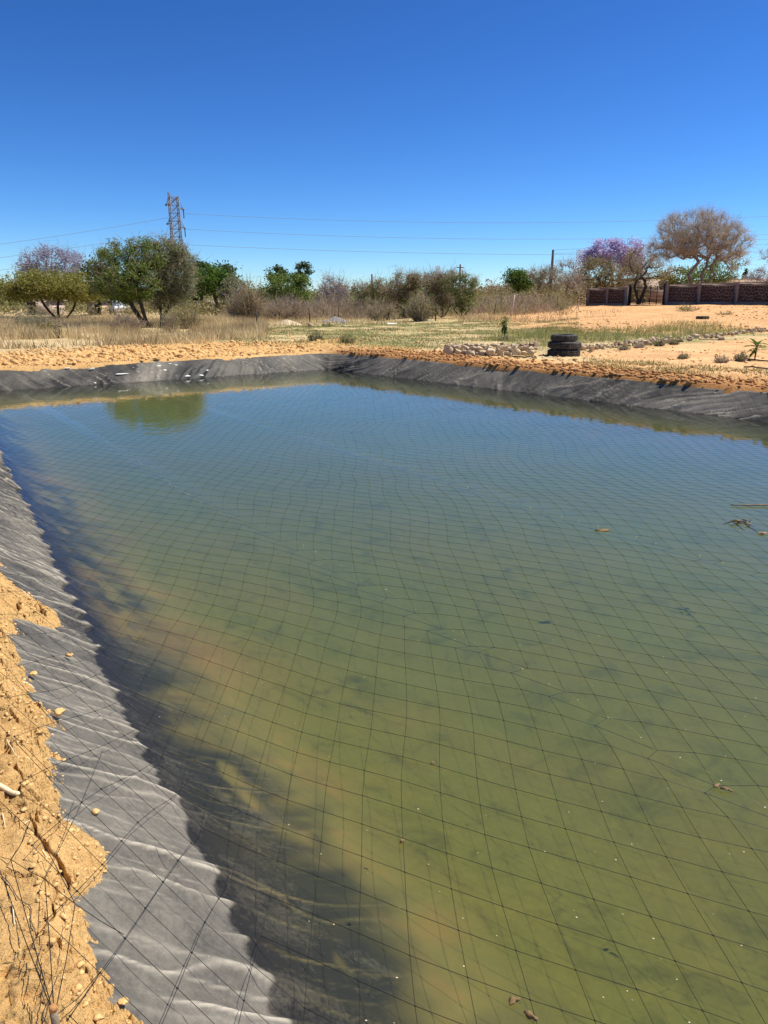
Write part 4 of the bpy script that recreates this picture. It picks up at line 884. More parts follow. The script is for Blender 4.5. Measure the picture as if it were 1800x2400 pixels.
# boundary wall with stone panels, and the gate
WD = np.array([0.405, -0.914]); WN = np.array([-0.914, -0.405])
def wpos(u, Dd): q = PY(u, 700, Dd); return np.array([q[0], q[1]])
def voronoi_cells(w_, h_, g, s0):
    nx, nz = max(2, int(w_ / s0)), max(2, int(h_ / (s0 * 0.8))); pts = np.array([((i + 0.5 + (j % 2) * 0.4 + g.uniform(-.38, .38)) * w_ / nx, (j + 0.5 + g.uniform(-.36, .36)) * h_ / nz) for i in range(-1, nx + 1) for j in range(-1, nz + 1)])
    out = []
    for i, p in enumerate(pts):
        poly = [np.array(q) for q in ((0, 0), (w_, 0), (w_, h_), (0, h_))]
        for j in np.argsort(((pts - p) ** 2).sum(1))[1:14]:
            m = (p + pts[j]) / 2; n = pts[j] - p; new = []
            for a, b in zip(poly, poly[1:] + poly[:1]):
                da, db = (a - m) @ n, (b - m) @ n
                if da <= 0: new.append(a)
                if da * db < 0: new.append(a + (b - a) * da / (da - db))
            poly = new
            if len(poly) < 3: break
        if len(poly) < 3: continue
        P = np.array(poly); c = P.mean(0); L_ = np.linalg.norm(P - c, axis=1).mean()
        if L_ < 0.05: continue
        out.append(c + (P - c) * (1 - 0.045 / L_ if L_ > 0.09 else 0.6))
    return out
WALLZ = lambda u: 2.0 + (705 - (679 - 18.3 * (u - 1380) / 410)) / 1840      # per metre of distance
def wall_run(label, marks, seed):
    g = np.random.default_rng(seed); ps = [wpos(u, Dd) for u, Dd in marks]; o = ps[0]; gz0 = [gz(*p) for p in ps]
    root = empty('boundary_wall', (o[0], o[1], gz0[0]), label, 'wall'); H = 1.80
    rzz = math.atan2(WD[1], WD[0])
    for k, p in enumerate(ps):
        q = p - o; mb = MB(); mb.box((q[0], q[1], gz0[k] - gz0[0] + (H + 0.06) / 2 - 0.15), (0.21, 0.21, (H + 0.36) / 2), rzz, bev=0.02); mb.build('pillar', M['concrete'], root)
    for k in range(len(ps) - 1):
        a, b = ps[k] - o, ps[k + 1] - o; L_ = np.linalg.norm(b - a) - 0.42; t = (b - a) / np.linalg.norm(b - a); m = (a + b) / 2; zb = (gz0[k] + gz0[k + 1]) / 2 - gz0[0]; rz_ = math.atan2(t[1], t[0])
        sl = (gz0[k + 1] - gz0[k])
        mb = MB(); mb.box((m[0], m[1], zb + H / 2 - 0.2), (L_ / 2, 0.09, H / 2 + 0.15), rz_); mb.build('panel', M['render_wall'], root)
        nrm = np.array([t[1], -t[0]]);  nrm = nrm if nrm @ WN > 0 else -nrm
        mb = MB(); mb.box((m[0], m[1], zb + H - 0.06), (L_ / 2 - 0.003, 0.15, 0.11), rz_, bev=0.015); mb.build('coping', M['concrete'], root)
        mb = MB(); mb.box((m[0] + nrm[0] * 0.02, m[1] + nrm[1] * 0.02, zb + 0.02), (L_ / 2 - 0.003, 0.13, 0.20), rz_); mb.build('plinth', M['concrete'], root)
        mb = MB(); w_, h_ = L_ - 0.04, H - 0.45
        for P in voronoi_cells(w_, h_, g, 0.30):
            n = len(P); d0, d1 = 0.085, 0.115 + g.uniform(0, 0.03)
            f = lambda q, d: [m[0] + t[0] * (q[0] - w_ / 2) + nrm[0] * d, m[1] + t[1] * (q[0] - w_ / 2) + nrm[1] * d, zb + 0.24 + q[1]]
            c = P.mean(0); Vv = [f(q, d0) for q in P] + [f(c + (q - c) * 0.88, d1) for q in P]
            T = [[i, (i + 1) % n, n + (i + 1) % n] for i in range(n)] + [[i, n + (i + 1) % n, n + i] for i in range(n)] + [[n, n + i, n + i + 1] for i in range(1, n - 1)]
            mb.add(Vv, T)
        tag(mb.build('stone_cladding', M['clad'], root), kind='stuff')
    return root
wall_run('short dark stone clad wall left of the gate', [(1380, 84), (1424, 81.2), (1468, 78.4)], 501)
wall_run('long dark stone clad wall running right from the gate', [(1564, 73.1), (1639, 69.4), (1727, 65.5), (1828, 61.4), (1945, 57.2)], 502)
ga, gb = wpos(1475, 78.0), wpos(1557, 73.5); gzz = (gz(*ga) + gz(*gb)) / 2; gc = (ga + gb) / 2; gl = np.linalg.norm(gb - ga); gr = math.atan2(*(gb - ga)[::-1])
gate = empty('slatted_gate', (gc[0], gc[1], gzz), 'dark iron gate of thin horizontal slats between the two walls', 'gate'); gate.rotation_euler[2] = gr
def part(c, h, name, mat, root, bev=0.0): mb = MB(); mb.box(c, h, bev=bev); return mb.build(name, mat, root)
for k in range(13): part((0, 0, 0.16 + k * 0.128), (gl / 2 - 0.12, 0.012, 0.034), 'slat', M['iron'], gate)
for x in np.linspace(-gl / 2 + 0.15, gl / 2 - 0.15, 6): part((x, 0.035, 0.92), (0.028, 0.022, 0.88), 'upright', M['iron'], gate)
for x in (-gl / 2 + 0.02, gl / 2 - 0.02): part((x, 0.0, 0.95), (0.11, 0.11, 1.05), 'gate_post', M['iron'], gate, 0.01)

# buildings
def building(name, label, u0, u1, vt, vb, Yd, dep, wall, roof, rise=0.5, over=0.3, wins=(), flat=True, cat='house'):
    pa, pb = PY(u0, vb, Yd), PY(u1, vb, Yd); cx = (pa[0] + pb[0]) / 2; W_ = (pb[0] - pa[0]) / 2; z0 = gz(cx, Yd); H = max(1.6, zat(vt, Yd) - z0)
    root = empty(name, (cx, Yd + dep / 2, z0), label, cat); Hw = H - rise if not flat else H - 0.12
    part((0, 0, Hw / 2 - 0.2), (W_, dep / 2, Hw / 2 + 0.2), 'wall', wall, root)
    if flat: part((0, 0, Hw + 0.063), (W_ + over, dep / 2 + over, 0.06), 'roof', roof, root)
    else:
        mb = MB(); a, b = W_ + over, dep / 2 + over; mb.add([(-a, -b, Hw + .003), (a, -b, Hw + .003), (a, b, Hw + .003), (-a, b, Hw + .003), (-a * 0.75, 0, H), (a * 0.75, 0, H)], [[0, 1, 5], [0, 5, 4], [1, 2, 5], [2, 3, 4], [2, 4, 5], [3, 0, 4], [0, 3, 2], [0, 2, 1]]); mb.build('roof', roof, root)
    for (fx, fz, w_, h_) in wins:
        f = part((fx * W_, -dep / 2 - 0.02, fz * Hw), (w_ / 2 + 0.06, 0.03, h_ / 2 + 0.06), 'window', M['concrete'], root); part((fx * W_, -dep / 2 - 0.055, fz * Hw), (w_ / 2, 0.012, h_ / 2), 'pane', M['glass_dark'], f)
    return root
building('low_shed', 'low pale shed with a thin flat roof under the flat topped thorn', 70, 122, 720, 738, 82, 3.5, M['pale_wall'], M['pale_roof'], wins=((-0.75, 0.45, 0.9, 1.4),), cat='shed')
building('small_shed', 'small yellowish shed with a dark flat roof left of the white pickup', 206, 236, 716, 738, 84, 2.5, M['tan_wall'], M['dark_roof'], wins=((0.6, 0.55, 0.4, 0.5),), cat='shed')
building('dark_hut', 'dark roofed hut behind the white pickup', 258, 316, 692, 735, 98, 5, M['tan_wall'], M['dark_roof'], 1.2, 0.5, flat=False, cat='hut')
building('white_house', 'white house half hidden by the bright green leafy tree', 462, 548, 702, 732, 100, 6, M['white_wall'], M['pale_roof'], wins=((-0.5, 0.5, 1.0, 1.0), (0.35, 0.5, 1.2, 1.0)))
building('long_shed', 'dark roofed long shed seen over the slatted gate', 1478, 1560, 652, 690, 100, 6, M['pale_wall'], M['dark_roof'], over=0.5, cat='shed')
building('low_house', 'long low house with a pale flat roof behind the right wall', 1660, 1860, 654, 690, 92, 7, M['pale_wall'], M['pale_roof'], over=0.4, wins=((-0.6, 0.5, 1.2, 0.9), (0.1, 0.5, 1.2, 0.9)))
building('grey_house', 'grey house half hidden by the pale bare tree right of the leaning pole', 1318, 1366, 664, 695, 108, 6, M['pale_wall'], M['pale_roof'], over=0.3, wins=((0.2, 0.55, 1.0, 0.9),))

# pickup
pk = on(281, 730, 82); car = empty('pickup_truck', pk, 'small white pickup parked in the dry grass under the big acacia', 'pickup'); car.rotation_euler[2] = math.radians(118)
mb = MB(); prof = [(-2.3, 0.45), (-2.3, 0.98), (-0.55, 1.0), (-0.42, 1.02), (0.78, 1.05), (2.05, 0.92), (2.3, 0.8), (2.3, 0.45)]
def extr(mb, prof, w0, w1=None):
    n = len(prof); w1 = w1 or [w0] * n; w0 = [w0] * n
    V = [(x, -w1[i], z) for i, (x, z) in enumerate(prof)] + [(x, w1[i], z) for i, (x, z) in enumerate(prof)]
    mb.add(V, [[i, i + 1, 0] for i in range(1, n - 1)] + [[n, n + i + 1, n + i] for i in range(1, n - 1)]); mb.add(V, [[i, (i + 1) % n, n + (i + 1) % n, n + i] for i in range(n)])
extr(mb, prof, 0.85); mb.build('body', M['paint_white'], car)
mb = MB(); extr(mb, [(-0.55, 1.0), (-0.45, 1.62), (0.25, 1.66), (0.95, 1.04)], 0.8, [0.82, 0.68, 0.68, 0.82]); mb.build('cab', M['paint_white'], car)
mb = MB(); extr(mb, [(0.42, 1.57), (0.33, 1.60), (0.90, 1.10), (0.96, 1.08)], 0.62); mb.build('windscreen', M['glass_dark'], car)
for sy in (-1, 1):
    mb = MB(); mb.add([(-0.38, sy * 0.815, 1.10), (0.72, sy * 0.815, 1.10), (0.24, sy * 0.70, 1.56), (-0.32, sy * 0.70, 1.56)], [[0, 1, 2, 3]]); mb.build('side_window', M['glass_dark'], car)
    mb = MB(); mb.box((2.31, sy * 0.6, 0.78), (0.03, 0.16, 0.09), bev=0.01); mb.build('headlight', M['white_bit'], car)
    for x in (-1.45, 1.4):
        mb = MB(); an = np.linspace(0, 2 * math.pi, 15); mb.tube([(x, sy * 0.70, 0.34), (x, sy * 0.87, 0.34)], 0.34, 14); w_ = mb.build('wheel', M['rubber'], car); mb = MB(); mb.tube([(x, sy * 0.86, 0.34), (x, sy * 0.885, 0.34)], 0.19, 10); mb.build('rim', M['far_steel'], w_)

# fence posts
for (lb, u, vb, vt, Yd, r, ln) in (('dark steel fence post left of centre, by the tall thin bush', 602, 765, 729, 46, 0.045, 0.0), ('dark steel fence post before the brown thicket', 726, 759, 722, 50, 0.045, -0.03),
        ('thin leaning post by the grey gravel heap', 793, 753, 720, 54, 0.04, 0.06), ('crooked brown post below the yellowish hedge tree', 908, 744, 718, 55, 0.05, 0.25), ('dark steel fence post right of the slender green bush', 1021, 743, 708, 52, 0.045, 0.0),
        ('thin crooked stick post left of the white pole', 1157, 733, 704, 56, 0.035, 0.15), ('dark steel fence post between the white pole and the wall', 1305, 722, 693, 66, 0.05, 0.0)):
    p = on(u, vb, Yd); H = max(0.9, zat(vt, Yd) - p[2]); mb = MB(); mb.tube([(0, 0, -0.2), (ln * H * 0.4 + 0.01, 0, H * 0.5), (ln * H, 0, H)], [r, r * 0.95, r * 0.8], 6); tag(mb.build('fence_post', M['post'] if r > 0.04 else M['pole'], None, True, loc=p), lb, 'fence post', 'fence posts along the field')
p = on(1198, 734, 56); H = zat(691, 56) - p[2]; mb = MB(); mb.tube([(0, 0, -0.2), (0.09, 0, H * 0.5), (0.18, 0, H)], 0.055, 8); tag(mb.build('white_pole', M['pale_roof'], None, True, loc=p), 'short white leaning pole before the brown thicket', 'pole')

# heaps
def heap(name, label, u, vb, Yd, ru, h, mat, seed):
    p = on(u, vb, Yd); R = ru * Yd / F; n = 48; a = np.linspace(-1.15, 1.15, n); GX, GY = np.meshgrid(a, a); rr_ = np.hypot(GX, GY); H = h * Yd / F
    Z = H * np.maximum(0, 1 - rr_ ** 1.4) * (0.7 + 0.6 * fbm(GX * 2, GY * 2, seed, 4)) + 0.12 * H * (fbm(GX * 9, GY * 9, seed + 1, 3) - 0.5) - 0.12 * H * (rr_ > 1)
    idx = np.arange(n * n).reshape(n, n); Fq = np.stack([idx[:-1, :-1], idx[:-1, 1:], idx[1:, 1:], idx[1:, :-1]], -1).reshape(-1, 4)
    tag(mesh_np(name, np.stack([GX * R, GY * R * 0.7, Z], -1).reshape(-1, 3), Fq, mat, None, True, loc=p), label, 'heap')
heap('sand_heap', 'pale sand heap in the dry grass between two fence posts', 672, 757, 48, 40, 13, M['sand_pale'], 601)
heap('gravel_heap', 'grey gravel heap by the thin leaning post', 786, 754, 53, 36, 12, M['gravel_grey'], 611)

# tyres
def tyre(label, x, y, z, R, wd, seed, tilt=0.0, tread='block'):
    root = empty('tyre', (x, y, z), label, 'tyre', 'old tyres'); root.rotation_euler = (tilt, tilt * 0.5, seed * 0.7)
    prof = [(R * 0.58, 0.0 + wd * 0.16), (R * 0.64, wd * 0.04), (R * 0.80, 0.0), (R * 0.94, wd * 0.07), (R * 0.985, wd * 0.20), (R * 0.99, wd * 0.5), (R * 0.985, wd * 0.80), (R * 0.94, wd * 0.93), (R * 0.80, wd), (R * 0.64, wd * 0.96), (R * 0.58, wd * 0.84), (R * 0.62, wd * 0.8), (R * 0.72, wd * 0.72), (R * 0.90, wd * 0.5), (R * 0.72, wd * 0.28), (R * 0.62, wd * 0.2)]
    n = 56; an = np.arange(n) * 2 * math.pi / n; P = np.array(prof); k = len(P)
    V = np.stack([np.cos(an)[:, None] * P[:, 0], np.sin(an)[:, None] * P[:, 0], np.broadcast_to(P[:, 1], (n, k))], -1).reshape(-1, 3)
    T = [[i * k + j, i * k + (j + 1) % k, ((i + 1) % n) * k + (j + 1) % k, ((i + 1) % n) * k + j] for i in range(n) for j in range(k)]
    mesh_np('carcass', V, T, M['rubber'], root, True)
    mb = MB()
    if tread == 'block':
        nb = 42
        for row, (zc, hh, ph) in enumerate(((0.26, 0.085, 0), (0.5, 0.10, 0.5), (0.74, 0.085, 0))):
            for i in range(nb):
                a = (i + ph) * 2 * math.pi / nb; mb.box((math.cos(a) * R, math.sin(a) * R, zc * wd), (0.016, R * 2 * math.pi / nb * 0.34, hh * wd), a)
    else:
        for zc in (0.24, 0.38, 0.5, 0.62, 0.76):
            for i in range(48):
                a = i * 2 * math.pi / 48; mb.box((math.cos(a) * R * 0.995, math.sin(a) * R * 0.995, zc * wd), (0.012, R * math.pi / 48 * 0.97, 0.045 * wd), a)
    tag(mb.build('tread', M['rubber'], root), kind='stuff')
    return root
tb = on(1321, 830, 21.7); zt = tb[2] - 0.02
tyre('bottom tyre of the stack, chunky block tread half sunk in soil', tb[0], tb[1], zt, 0.455, 0.225, 1)
tyre('middle tyre of the stack, the widest and smoothest', tb[0] + 0.01, tb[1] + 0.02, zt + 0.225, 0.470, 0.215, 2, 0.02, 'rib')
tyre('top tyre of the stack, smaller than the two below', tb[0] - 0.01, tb[1] + 0.03, zt + 0.445, 0.375, 0.195, 3, -0.025, 'rib')
tp = on(1646, 750, 46); tyre('single tyre lying flat alone on the bare field', tp[0], tp[1], tp[2] - 0.02, 0.38, 0.2, 4, 0.02, 'rib')

# stones
def block(seed):                                   # broken building stone: a box with skewed faces and chipped corners
    g = np.random.default_rng(seed); n = 5; V = []; T = []; a = np.linspace(-1, 1, n)
    for ax in range(3):
        for sg in (-1, 1):
            base = len(V); o = [i for i in range(3) if i != ax]
            for i in a:
                for j in a: p = [0, 0, 0]; p[ax] = sg; p[o[0]] = i; p[o[1]] = j; V.append(p)
            for i in range(n - 1):
                for j in range(n - 1): q = [base + i * n + j, base + (i + 1) * n + j, base + (i + 1) * n + j + 1, base + i * n + j + 1]; T.append(q if (sg > 0) == (ax != 1) else q[::-1])
    V = np.array(V, float)
    for i in range(9):
        nn = g.normal(size=3); nn /= np.linalg.norm(nn); d = g.uniform(0.85, 1.2); V = V - np.maximum(V @ nn - d, 0)[:, None] * nn
    q = 2.3; V = V + 0.07 * np.stack([np.sin(V @ g.normal(size=3) * q + g.uniform(0, 6)) for _ in range(3)], -1); V[:, 0] *= 1 + 0.25 * V[:, 2] * g.uniform(-1, 1); V *= np.array([1.0, g.uniform(0.7, 0.95), g.uniform(0.65, 0.95)])
    return V * 0.85, np.concatenate([np.array(T)[:, [0, 1, 2]], np.array(T)[:, [0, 2, 3]]])
ROCKS = [block(700 + k) for k in range(6)] + [rock(1.0, 706 + k, 0.72, 1) for k in range(4)]
def rock_mesh(name, k, mat):
    o = mesh_np(name, *ROCKS[k], mat, link=False); me = o.data; bpy.data.objects.remove(o); return me
sb = empty('stone_border', on(1150, 825, 22.3), 'low curved border of stacked pale stones left of the tyre stack', 'stone border')
g = np.random.default_rng(41); mp_ = [rock_mesh('stone', k, M['stone_pale']) for k in range(6)]; mk_ = [rock_mesh('stone', k, M['stone_pink']) for k in range(6)]
o0 = np.array(sb.location)
def put(mes, p, sc, parent=None, off=None):
    o = bpy.data.objects.new('stone', mes[g.integers(len(mes))]); scene.collection.objects.link(o); o.rotation_euler = (g.normal() * 0.25, g.normal() * 0.25, g.uniform(0, 6.3)); o.scale = (sc * g.uniform(0.85, 1.25), sc * g.uniform(0.8, 1.1), sc * g.uniform(0.8, 1.1))
    o.location = p - off if off is not None else p
    if parent is not None: o.parent = parent
    return o
for row in range(5):
    u = 1052.0 + row * 3
    while u < 1256:
        f_ = (u - 1052) / 206; sc = (g.uniform(0.09, 0.19) if row == 0 else g.uniform(0.05, 0.10) if row == 1 else g.uniform(0.035, 0.09))
        Yd = 22.1 - 0.45 * math.sin(f_ * 3.1) + (0, 0.10, 0.28, 0.48, 0.68)[row]; x = PY(u, 826, Yd)[0]; z = gz(x, Yd) + (sc * 0.45, 0.18, 0.21, 0.23, 0.17)[row] + (g.uniform(-0.04, 0.05) if row else 0)
        o = put(mp_ if (g.random() < (0.92 if row < 2 else 0.5)) else mk_, np.array([x, Yd + g.normal() * 0.03, z]), sc, sb, o0); o.rotation_euler[2] = g.normal() * 0.3 + (math.pi if g.random() < 0.5 else 0); u += sc * 1.62 / Yd * F
V_, T_ = block(799); mbk = MB(); V2 = V_ * np.array([1.28, 0.34, 0.20]); V2[:, 1] -= 0.28 * np.cos(V2[:, 0] * 1.25); xc = PY(1156, 826, 22.5)[0]
mesh_np('rubble_fill', V2, T_, M['stone_pink'], sb, loc=np.array([xc, 22.62, gz(xc, 22.6) + 0.08]) - o0)
# backing soil keeps the border filled
RB = np.array([(1296, 22.3), (1360, 23.2), (1420, 24.0), (1500, 25.6), (1580, 27.6), (1660, 30.0), (1740, 32.6), (1830, 35.5)])
n_r = 0
for k in range(285):
    q = g.random() ** 0.9 * (len(RB) - 1); i = min(int(q), len(RB) - 2); f_ = q - i; u, Yd = RB[i] * (1 - f_) + RB[i + 1] * f_
    hi = g.random() < 0.55; Yd = Yd + g.normal() * 0.30 + g.uniform(0, 1.3); sc = g.uniform(0.035, 0.10); x = PY(u, 800, Yd)[0]; z = gz(x, Yd) + sc * 0.35 + (0.07 if hi else 0.0)
    tag(put(mk_ if g.random() < 0.45 else mp_, np.array([x, Yd, z]), sc), 'loose rubble stone in the row edging the green grass', 'stone', 'rubble stones edging the grass').name = 'rubble_stone'
for k, (u, v, Yd, sc, lb) in enumerate(((1497, 903, 14.6, 0.10, 'dark brown lump at the liner edge on the right bank'), (1015, 856, 18.6, 0.11, 'lone clod just above the liner, below the stone border'), (728, 766, 44, 0.18, 'pale flat stone in the dry grass by the fence post'), (1690, 790, 29, 0.12, 'dark stone at the end of the stick by the rubble row'))):
    p = on(u, v, Yd); o = put(mk_, p + np.array([0, 0, sc * 0.4]), sc); o.name = 'lone_stone'; tag(o, lb, 'stone')

# clods of dug soil (nobody could count them)
def clods(name, pts, smin, smax, mat, seed, pw=2.5, sink=0.25):
    g = np.random.default_rng(seed); base = [rock(1.0, 800 + k, 0.7, 1, 2.2) for k in range(8)]; Vs, Ts = [], []; n0 = 0
    z = ground_z(pts[:, 0], pts[:, 1]); k = g.integers(0, 8, len(pts)); sc = smin + (smax - smin) * g.random(len(pts)) ** pw; ro = g.uniform(0, 6.3, len(pts))
    for b in range(8):
        m = np.where(k == b)[0]; V, T = base[b]; c, s_ = np.cos(ro[m]), np.sin(ro[m])
        X = (V[None, :, 0] * c[:, None] - V[None, :, 1] * s_[:, None]) * sc[m][:, None] + pts[m][:, 0:1]; Y_ = (V[None, :, 0] * s_[:, None] + V[None, :, 1] * c[:, None]) * sc[m][:, None] + pts[m][:, 1:2]
        Z = V[None, :, 2] * sc[m][:, None] + (z[m] + sc[m] * sink)[:, None]
        Vs.append(np.stack([X, Y_, Z], -1).reshape(-1, 3)); Ts.append((T[None] + (np.arange(len(m)) * len(V))[:, None, None] + n0).reshape(-1, 3)); n0 += len(m) * len(V)
    tag(mesh_np(name, np.concatenate(Vs), np.concatenate(Ts), mat), kind='stuff')
def band(n, side, d0, d1, seed, keep=None, s0=0.0, s1=1.0, pw=1.0):
    g = np.random.default_rng(seed); a, b = ED[side]; f_ = g.uniform(s0, s1, n); d = d0 + (d1 - d0) * g.random(n) ** pw; P = a + (b - a) * f_[:, None] + NRM[side] * d[:, None]
    if keep is not None: P = P[g.random(n) < keep(P[:, 0], P[:, 1])]
    return P
clods('soil_clods', band(12000, 0, 0.55, 7.0, 901, lambda x, y: S((n4(x, y, 902, 0.9) - 0.25) / 0.3), -0.1, 1.05), 0.010, 0.085, M['clod'], 903, 4, 0.05)
clods('soil_clods', band(9000, 1, 0.52, 2.6, 911, lambda x, y: S((n4(x, y, 912, 1.2) - 0.30) / 0.25), -0.02, 0.75, 1.3), 0.008, 0.07, M['clod_red'], 913, 4)
clods('soil_clods', band(3000, 1, 1.2, 4.5, 921, lambda x, y: S((n4(x, y, 922, 0.8) - 0.35) / 0.25), -0.02, 0.75, 1.3), 0.012, 0.06, M['clod_red'], 923)
def nb(n, d0, d1, seed, pw=1.0):                   # near bank, left of the camera
    g = np.random.default_rng(seed); sA = g.uniform(-0.6, 7.5, n); d = d0 + (d1 - d0) * g.random(n) ** pw; return np.array([-0.26, 1.59]) + np.array([-0.522, 0.853]) * sA[:, None] + np.array([-0.853, -0.522]) * d[:, None]
P = nb(9000, 0.30, 2.2, 931, 1.3); P = P[np.random.default_rng(1).random(len(P)) < S((n4(P[:, 0], P[:, 1], 932, 2.5) - 0.30) / 0.3)]
clods('soil_crumbs', P, 0.0015, 0.013, M['clod_sand'], 933, 4, 0.0)
P = np.concatenate([nb(4500, 0.24, 0.58, 941), nb(900, 0.02, 0.45, 942)]); clods('soil_crumbs', P, 0.0015, 0.012, M['clod_sand'], 943, 3, 0.3)
for k, (u, v, sc, lb) in enumerate(((133, 1628, 0.045, 'rounded sand clod resting on the liner edge, biggest of the near bank'), (75, 1555, 0.03, 'small sand clod on the near bank above the big rounded one'), (215, 1836, 0.025, 'little clod at the tip of the soil tongue on the near liner'), (285, 2310, 0.022, 'crumbly sand lump on the near liner close to the stake'), (150, 1445, 0.035, 'sand lump on the near liner below the slipped soil'))):
    p = PZ(u, v, 0.40); V, T = rock(sc * 0.6, 960 + k, 0.6, 3, 0.5); tag(mesh_np('sand_clod', V, T, M['clod_sand'], None, False, loc=(p[0], p[1], max(gz(p[0], p[1]), float(liner_base(dpond(np.array([p[0]]), np.array([p[1]]))[0]))) + sc * 0.35 + 0.035)), lb, 'clod')

# planted seedlings: every leaf its own part
def leaf_mesh(L_, w_, droop):
    V = []; T = []; n = 6
    for i in range(n + 1):
        f_ = i / n; x = L_ * f_; ww = w_ * math.sin(math.pi * min(1, f_ * 0.93 + 0.05)) ** 0.8 * 0.5; z = -droop * L_ * f_ ** 2
        V += [(x, -ww, z + ww * 0.35), (x, 0, z), (x, ww, z + ww * 0.35)]
        if i: b = 3 * i; T += [[b - 3, b - 2, b + 1, b], [b - 2, b - 1, b + 2, b + 1]]
    return V, T
def seedling(name, label, p, H, stems, nl, L_, w_, mat_d, droop, seed, zlo=0.45):
    g = np.random.default_rng(seed); root = empty(name, p, label, 'seedling'); me = []
    for k in range(3):
        V, T = leaf_mesh(L_, w_, droop * (0.7 + 0.3 * k)); o = mesh_np('leaf', V, T, mat_d, attrs={'tint': np.full(len(V), 0.2 + 0.3 * k)}, smooth=True, link=False); me.append(o.data); bpy.data.objects.remove(o)
    for (dx, dy) in stems: mb = MB(); mb.tube([(0, 0, -0.05), (dx * 0.4, dy * 0.4, H * 0.4), (dx, dy, H)], [0.014, 0.012, 0.006], 6); mb.build('stem', M['bark_dark'], root, True)
    for k in range(nl):
        dx, dy = stems[k % len(stems)]; f_ = zlo + (1 - zlo) * g.random(); o = bpy.data.objects.new('leaf', me[g.integers(3)]); scene.collection.objects.link(o); o.parent = root
        o.location = (dx * f_, dy * f_, H * f_); o.rotation_euler = (g.normal() * 0.2, -(0.9 * (f_ - zlo) / (1 - zlo) - 0.1) + g.normal() * 0.25 + (0.5 if droop > 0.7 else 0), k * 2.4 + g.normal() * 0.3); s_ = g.uniform(0.75, 1.15); o.scale = (s_, s_, s_)
seedling('mango_seedling', 'small mango tree with drooping dark leaves standing in the grass behind the stones', on(1182, 784, 31), 0.85, [(0, 0), (0.05, 0.03), (-0.05, 0.02)], 48, 0.24, 0.06, L['mango'], 0.9, 71, 0.42)
seedling('mango_seedling', 'leafy seedling with long spreading leaves planted in bare soil at far right', on(1768, 846, 19.9), 0.42, [(0, 0), (0.03, -0.02)], 22, 0.32, 0.085, L['mango'], 0.5, 72, 0.55)
def ground_tube(name, label, cat, pts, Yd, r, mat, lift=0.01):
    P = []
    for (u, v, Yy) in pts: q = PY(u, v, Yy); P.append((q[0], q[1]))
    P = np.array(P); f_ = np.linspace(0, len(P) - 1, 40); x = np.interp(f_, range(len(P)), P[:, 0]); y = np.interp(f_, range(len(P)), P[:, 1]); z = ground_z(x, y) + r + lift
    Q = np.c_[x, y, np.maximum(z, np.convolve(np.r_[z[:2], z, z[-2:]], np.ones(5) / 5, 'valid'))]; mb = MB(); mb.tube(Q - Q[0], r, 6); tag(mb.build(name, mat, None, True, loc=Q[0]), label, cat)
ground_tube('black_hose', 'black irrigation hose lying by the far right seedling', 'hose', [(1735, 828, 20.6), (1752, 842, 20.0), (1775, 849, 19.6), (1800, 853, 19.2), (1850, 862, 18.6)], 0, 0.018, M['hose'])
ground_tube('black_hose', 'black hose on the right bank, below the seedling', 'hose', [(1742, 871, 17.7), (1770, 873, 17.5), (1800, 875, 17.3), (1850, 880, 16.8)], 0, 0.018, M['hose'])
ground_tube('dark_stick', 'long dark stick on the soil before the stone border', 'stick', [(1190, 827, 21.3), (1215, 832, 21.0), (1240, 835, 20.8), (1258, 838, 20.6)], 0, 0.018, M['pole'])
ground_tube('dark_stick', 'short dark stick before the left end of the stone border', 'stick', [(1095, 830, 21.4), (1130, 828, 21.5), (1170, 825, 21.6)], 0, 0.014, M['pole'])
ground_tube('dry_stick', 'pale stick beside the rubble row at right', 'stick', [(1640, 786, 29), (1670, 786, 29), (1700, 784, 29.3)], 0, 0.03, M['dry_stick'])
p = on(918, 747, 46); mb = MB(); mb.box((0, 0, 0.10), (0.32, 0.14, 0.03), 0.2, bev=0.008); tag(mb.build('white_plank', M['white_wall'], None, loc=p), 'white plank lying in the grass below the middle hedge', 'plank')
p = on(1006, 745, 46); mb = MB(); Vv = [(-0.16 + 0.09 * i + 0.02 * i * i, yy, 0.34 - 0.11 * i + 0.012 * i * i) for i in range(4) for yy in (-0.12, 0.12)]; Vv = np.array(Vv); V2 = Vv + np.array([0.015, 0, 0.02])
mb.add(np.concatenate([Vv, V2]), [[2 * i, 2 * i + 1, 2 * i + 3, 2 * i + 2] for i in range(3)] + [[8 + 2 * i, 8 + 2 * i + 2, 8 + 2 * i + 3, 8 + 2 * i + 1] for i in range(3)] + [[0, 8, 9, 1], [6, 7, 15, 14]] + [[2 * i, 2 * i + 2, 10 + 2 * i, 8 + 2 * i] for i in range(3)] + [[2 * i + 1, 9 + 2 * i, 11 + 2 * i, 2 * i + 3] for i in range(3)])
tag(mb.build('bent_sheet', M['sheet'], None, loc=p), 'bent grey sheet of scrap standing in the grass left of a fence post', 'scrap sheet')
p = on(803, 755, 45); V, T = rock(0.12, 77, 0.5, 2); tag(mesh_np('plastic_scrap', V, T, M['green_plastic'], None, loc=p + np.array([0, 0, 0.05])), 'green scrap of plastic beside the grey gravel heap', 'scrap')

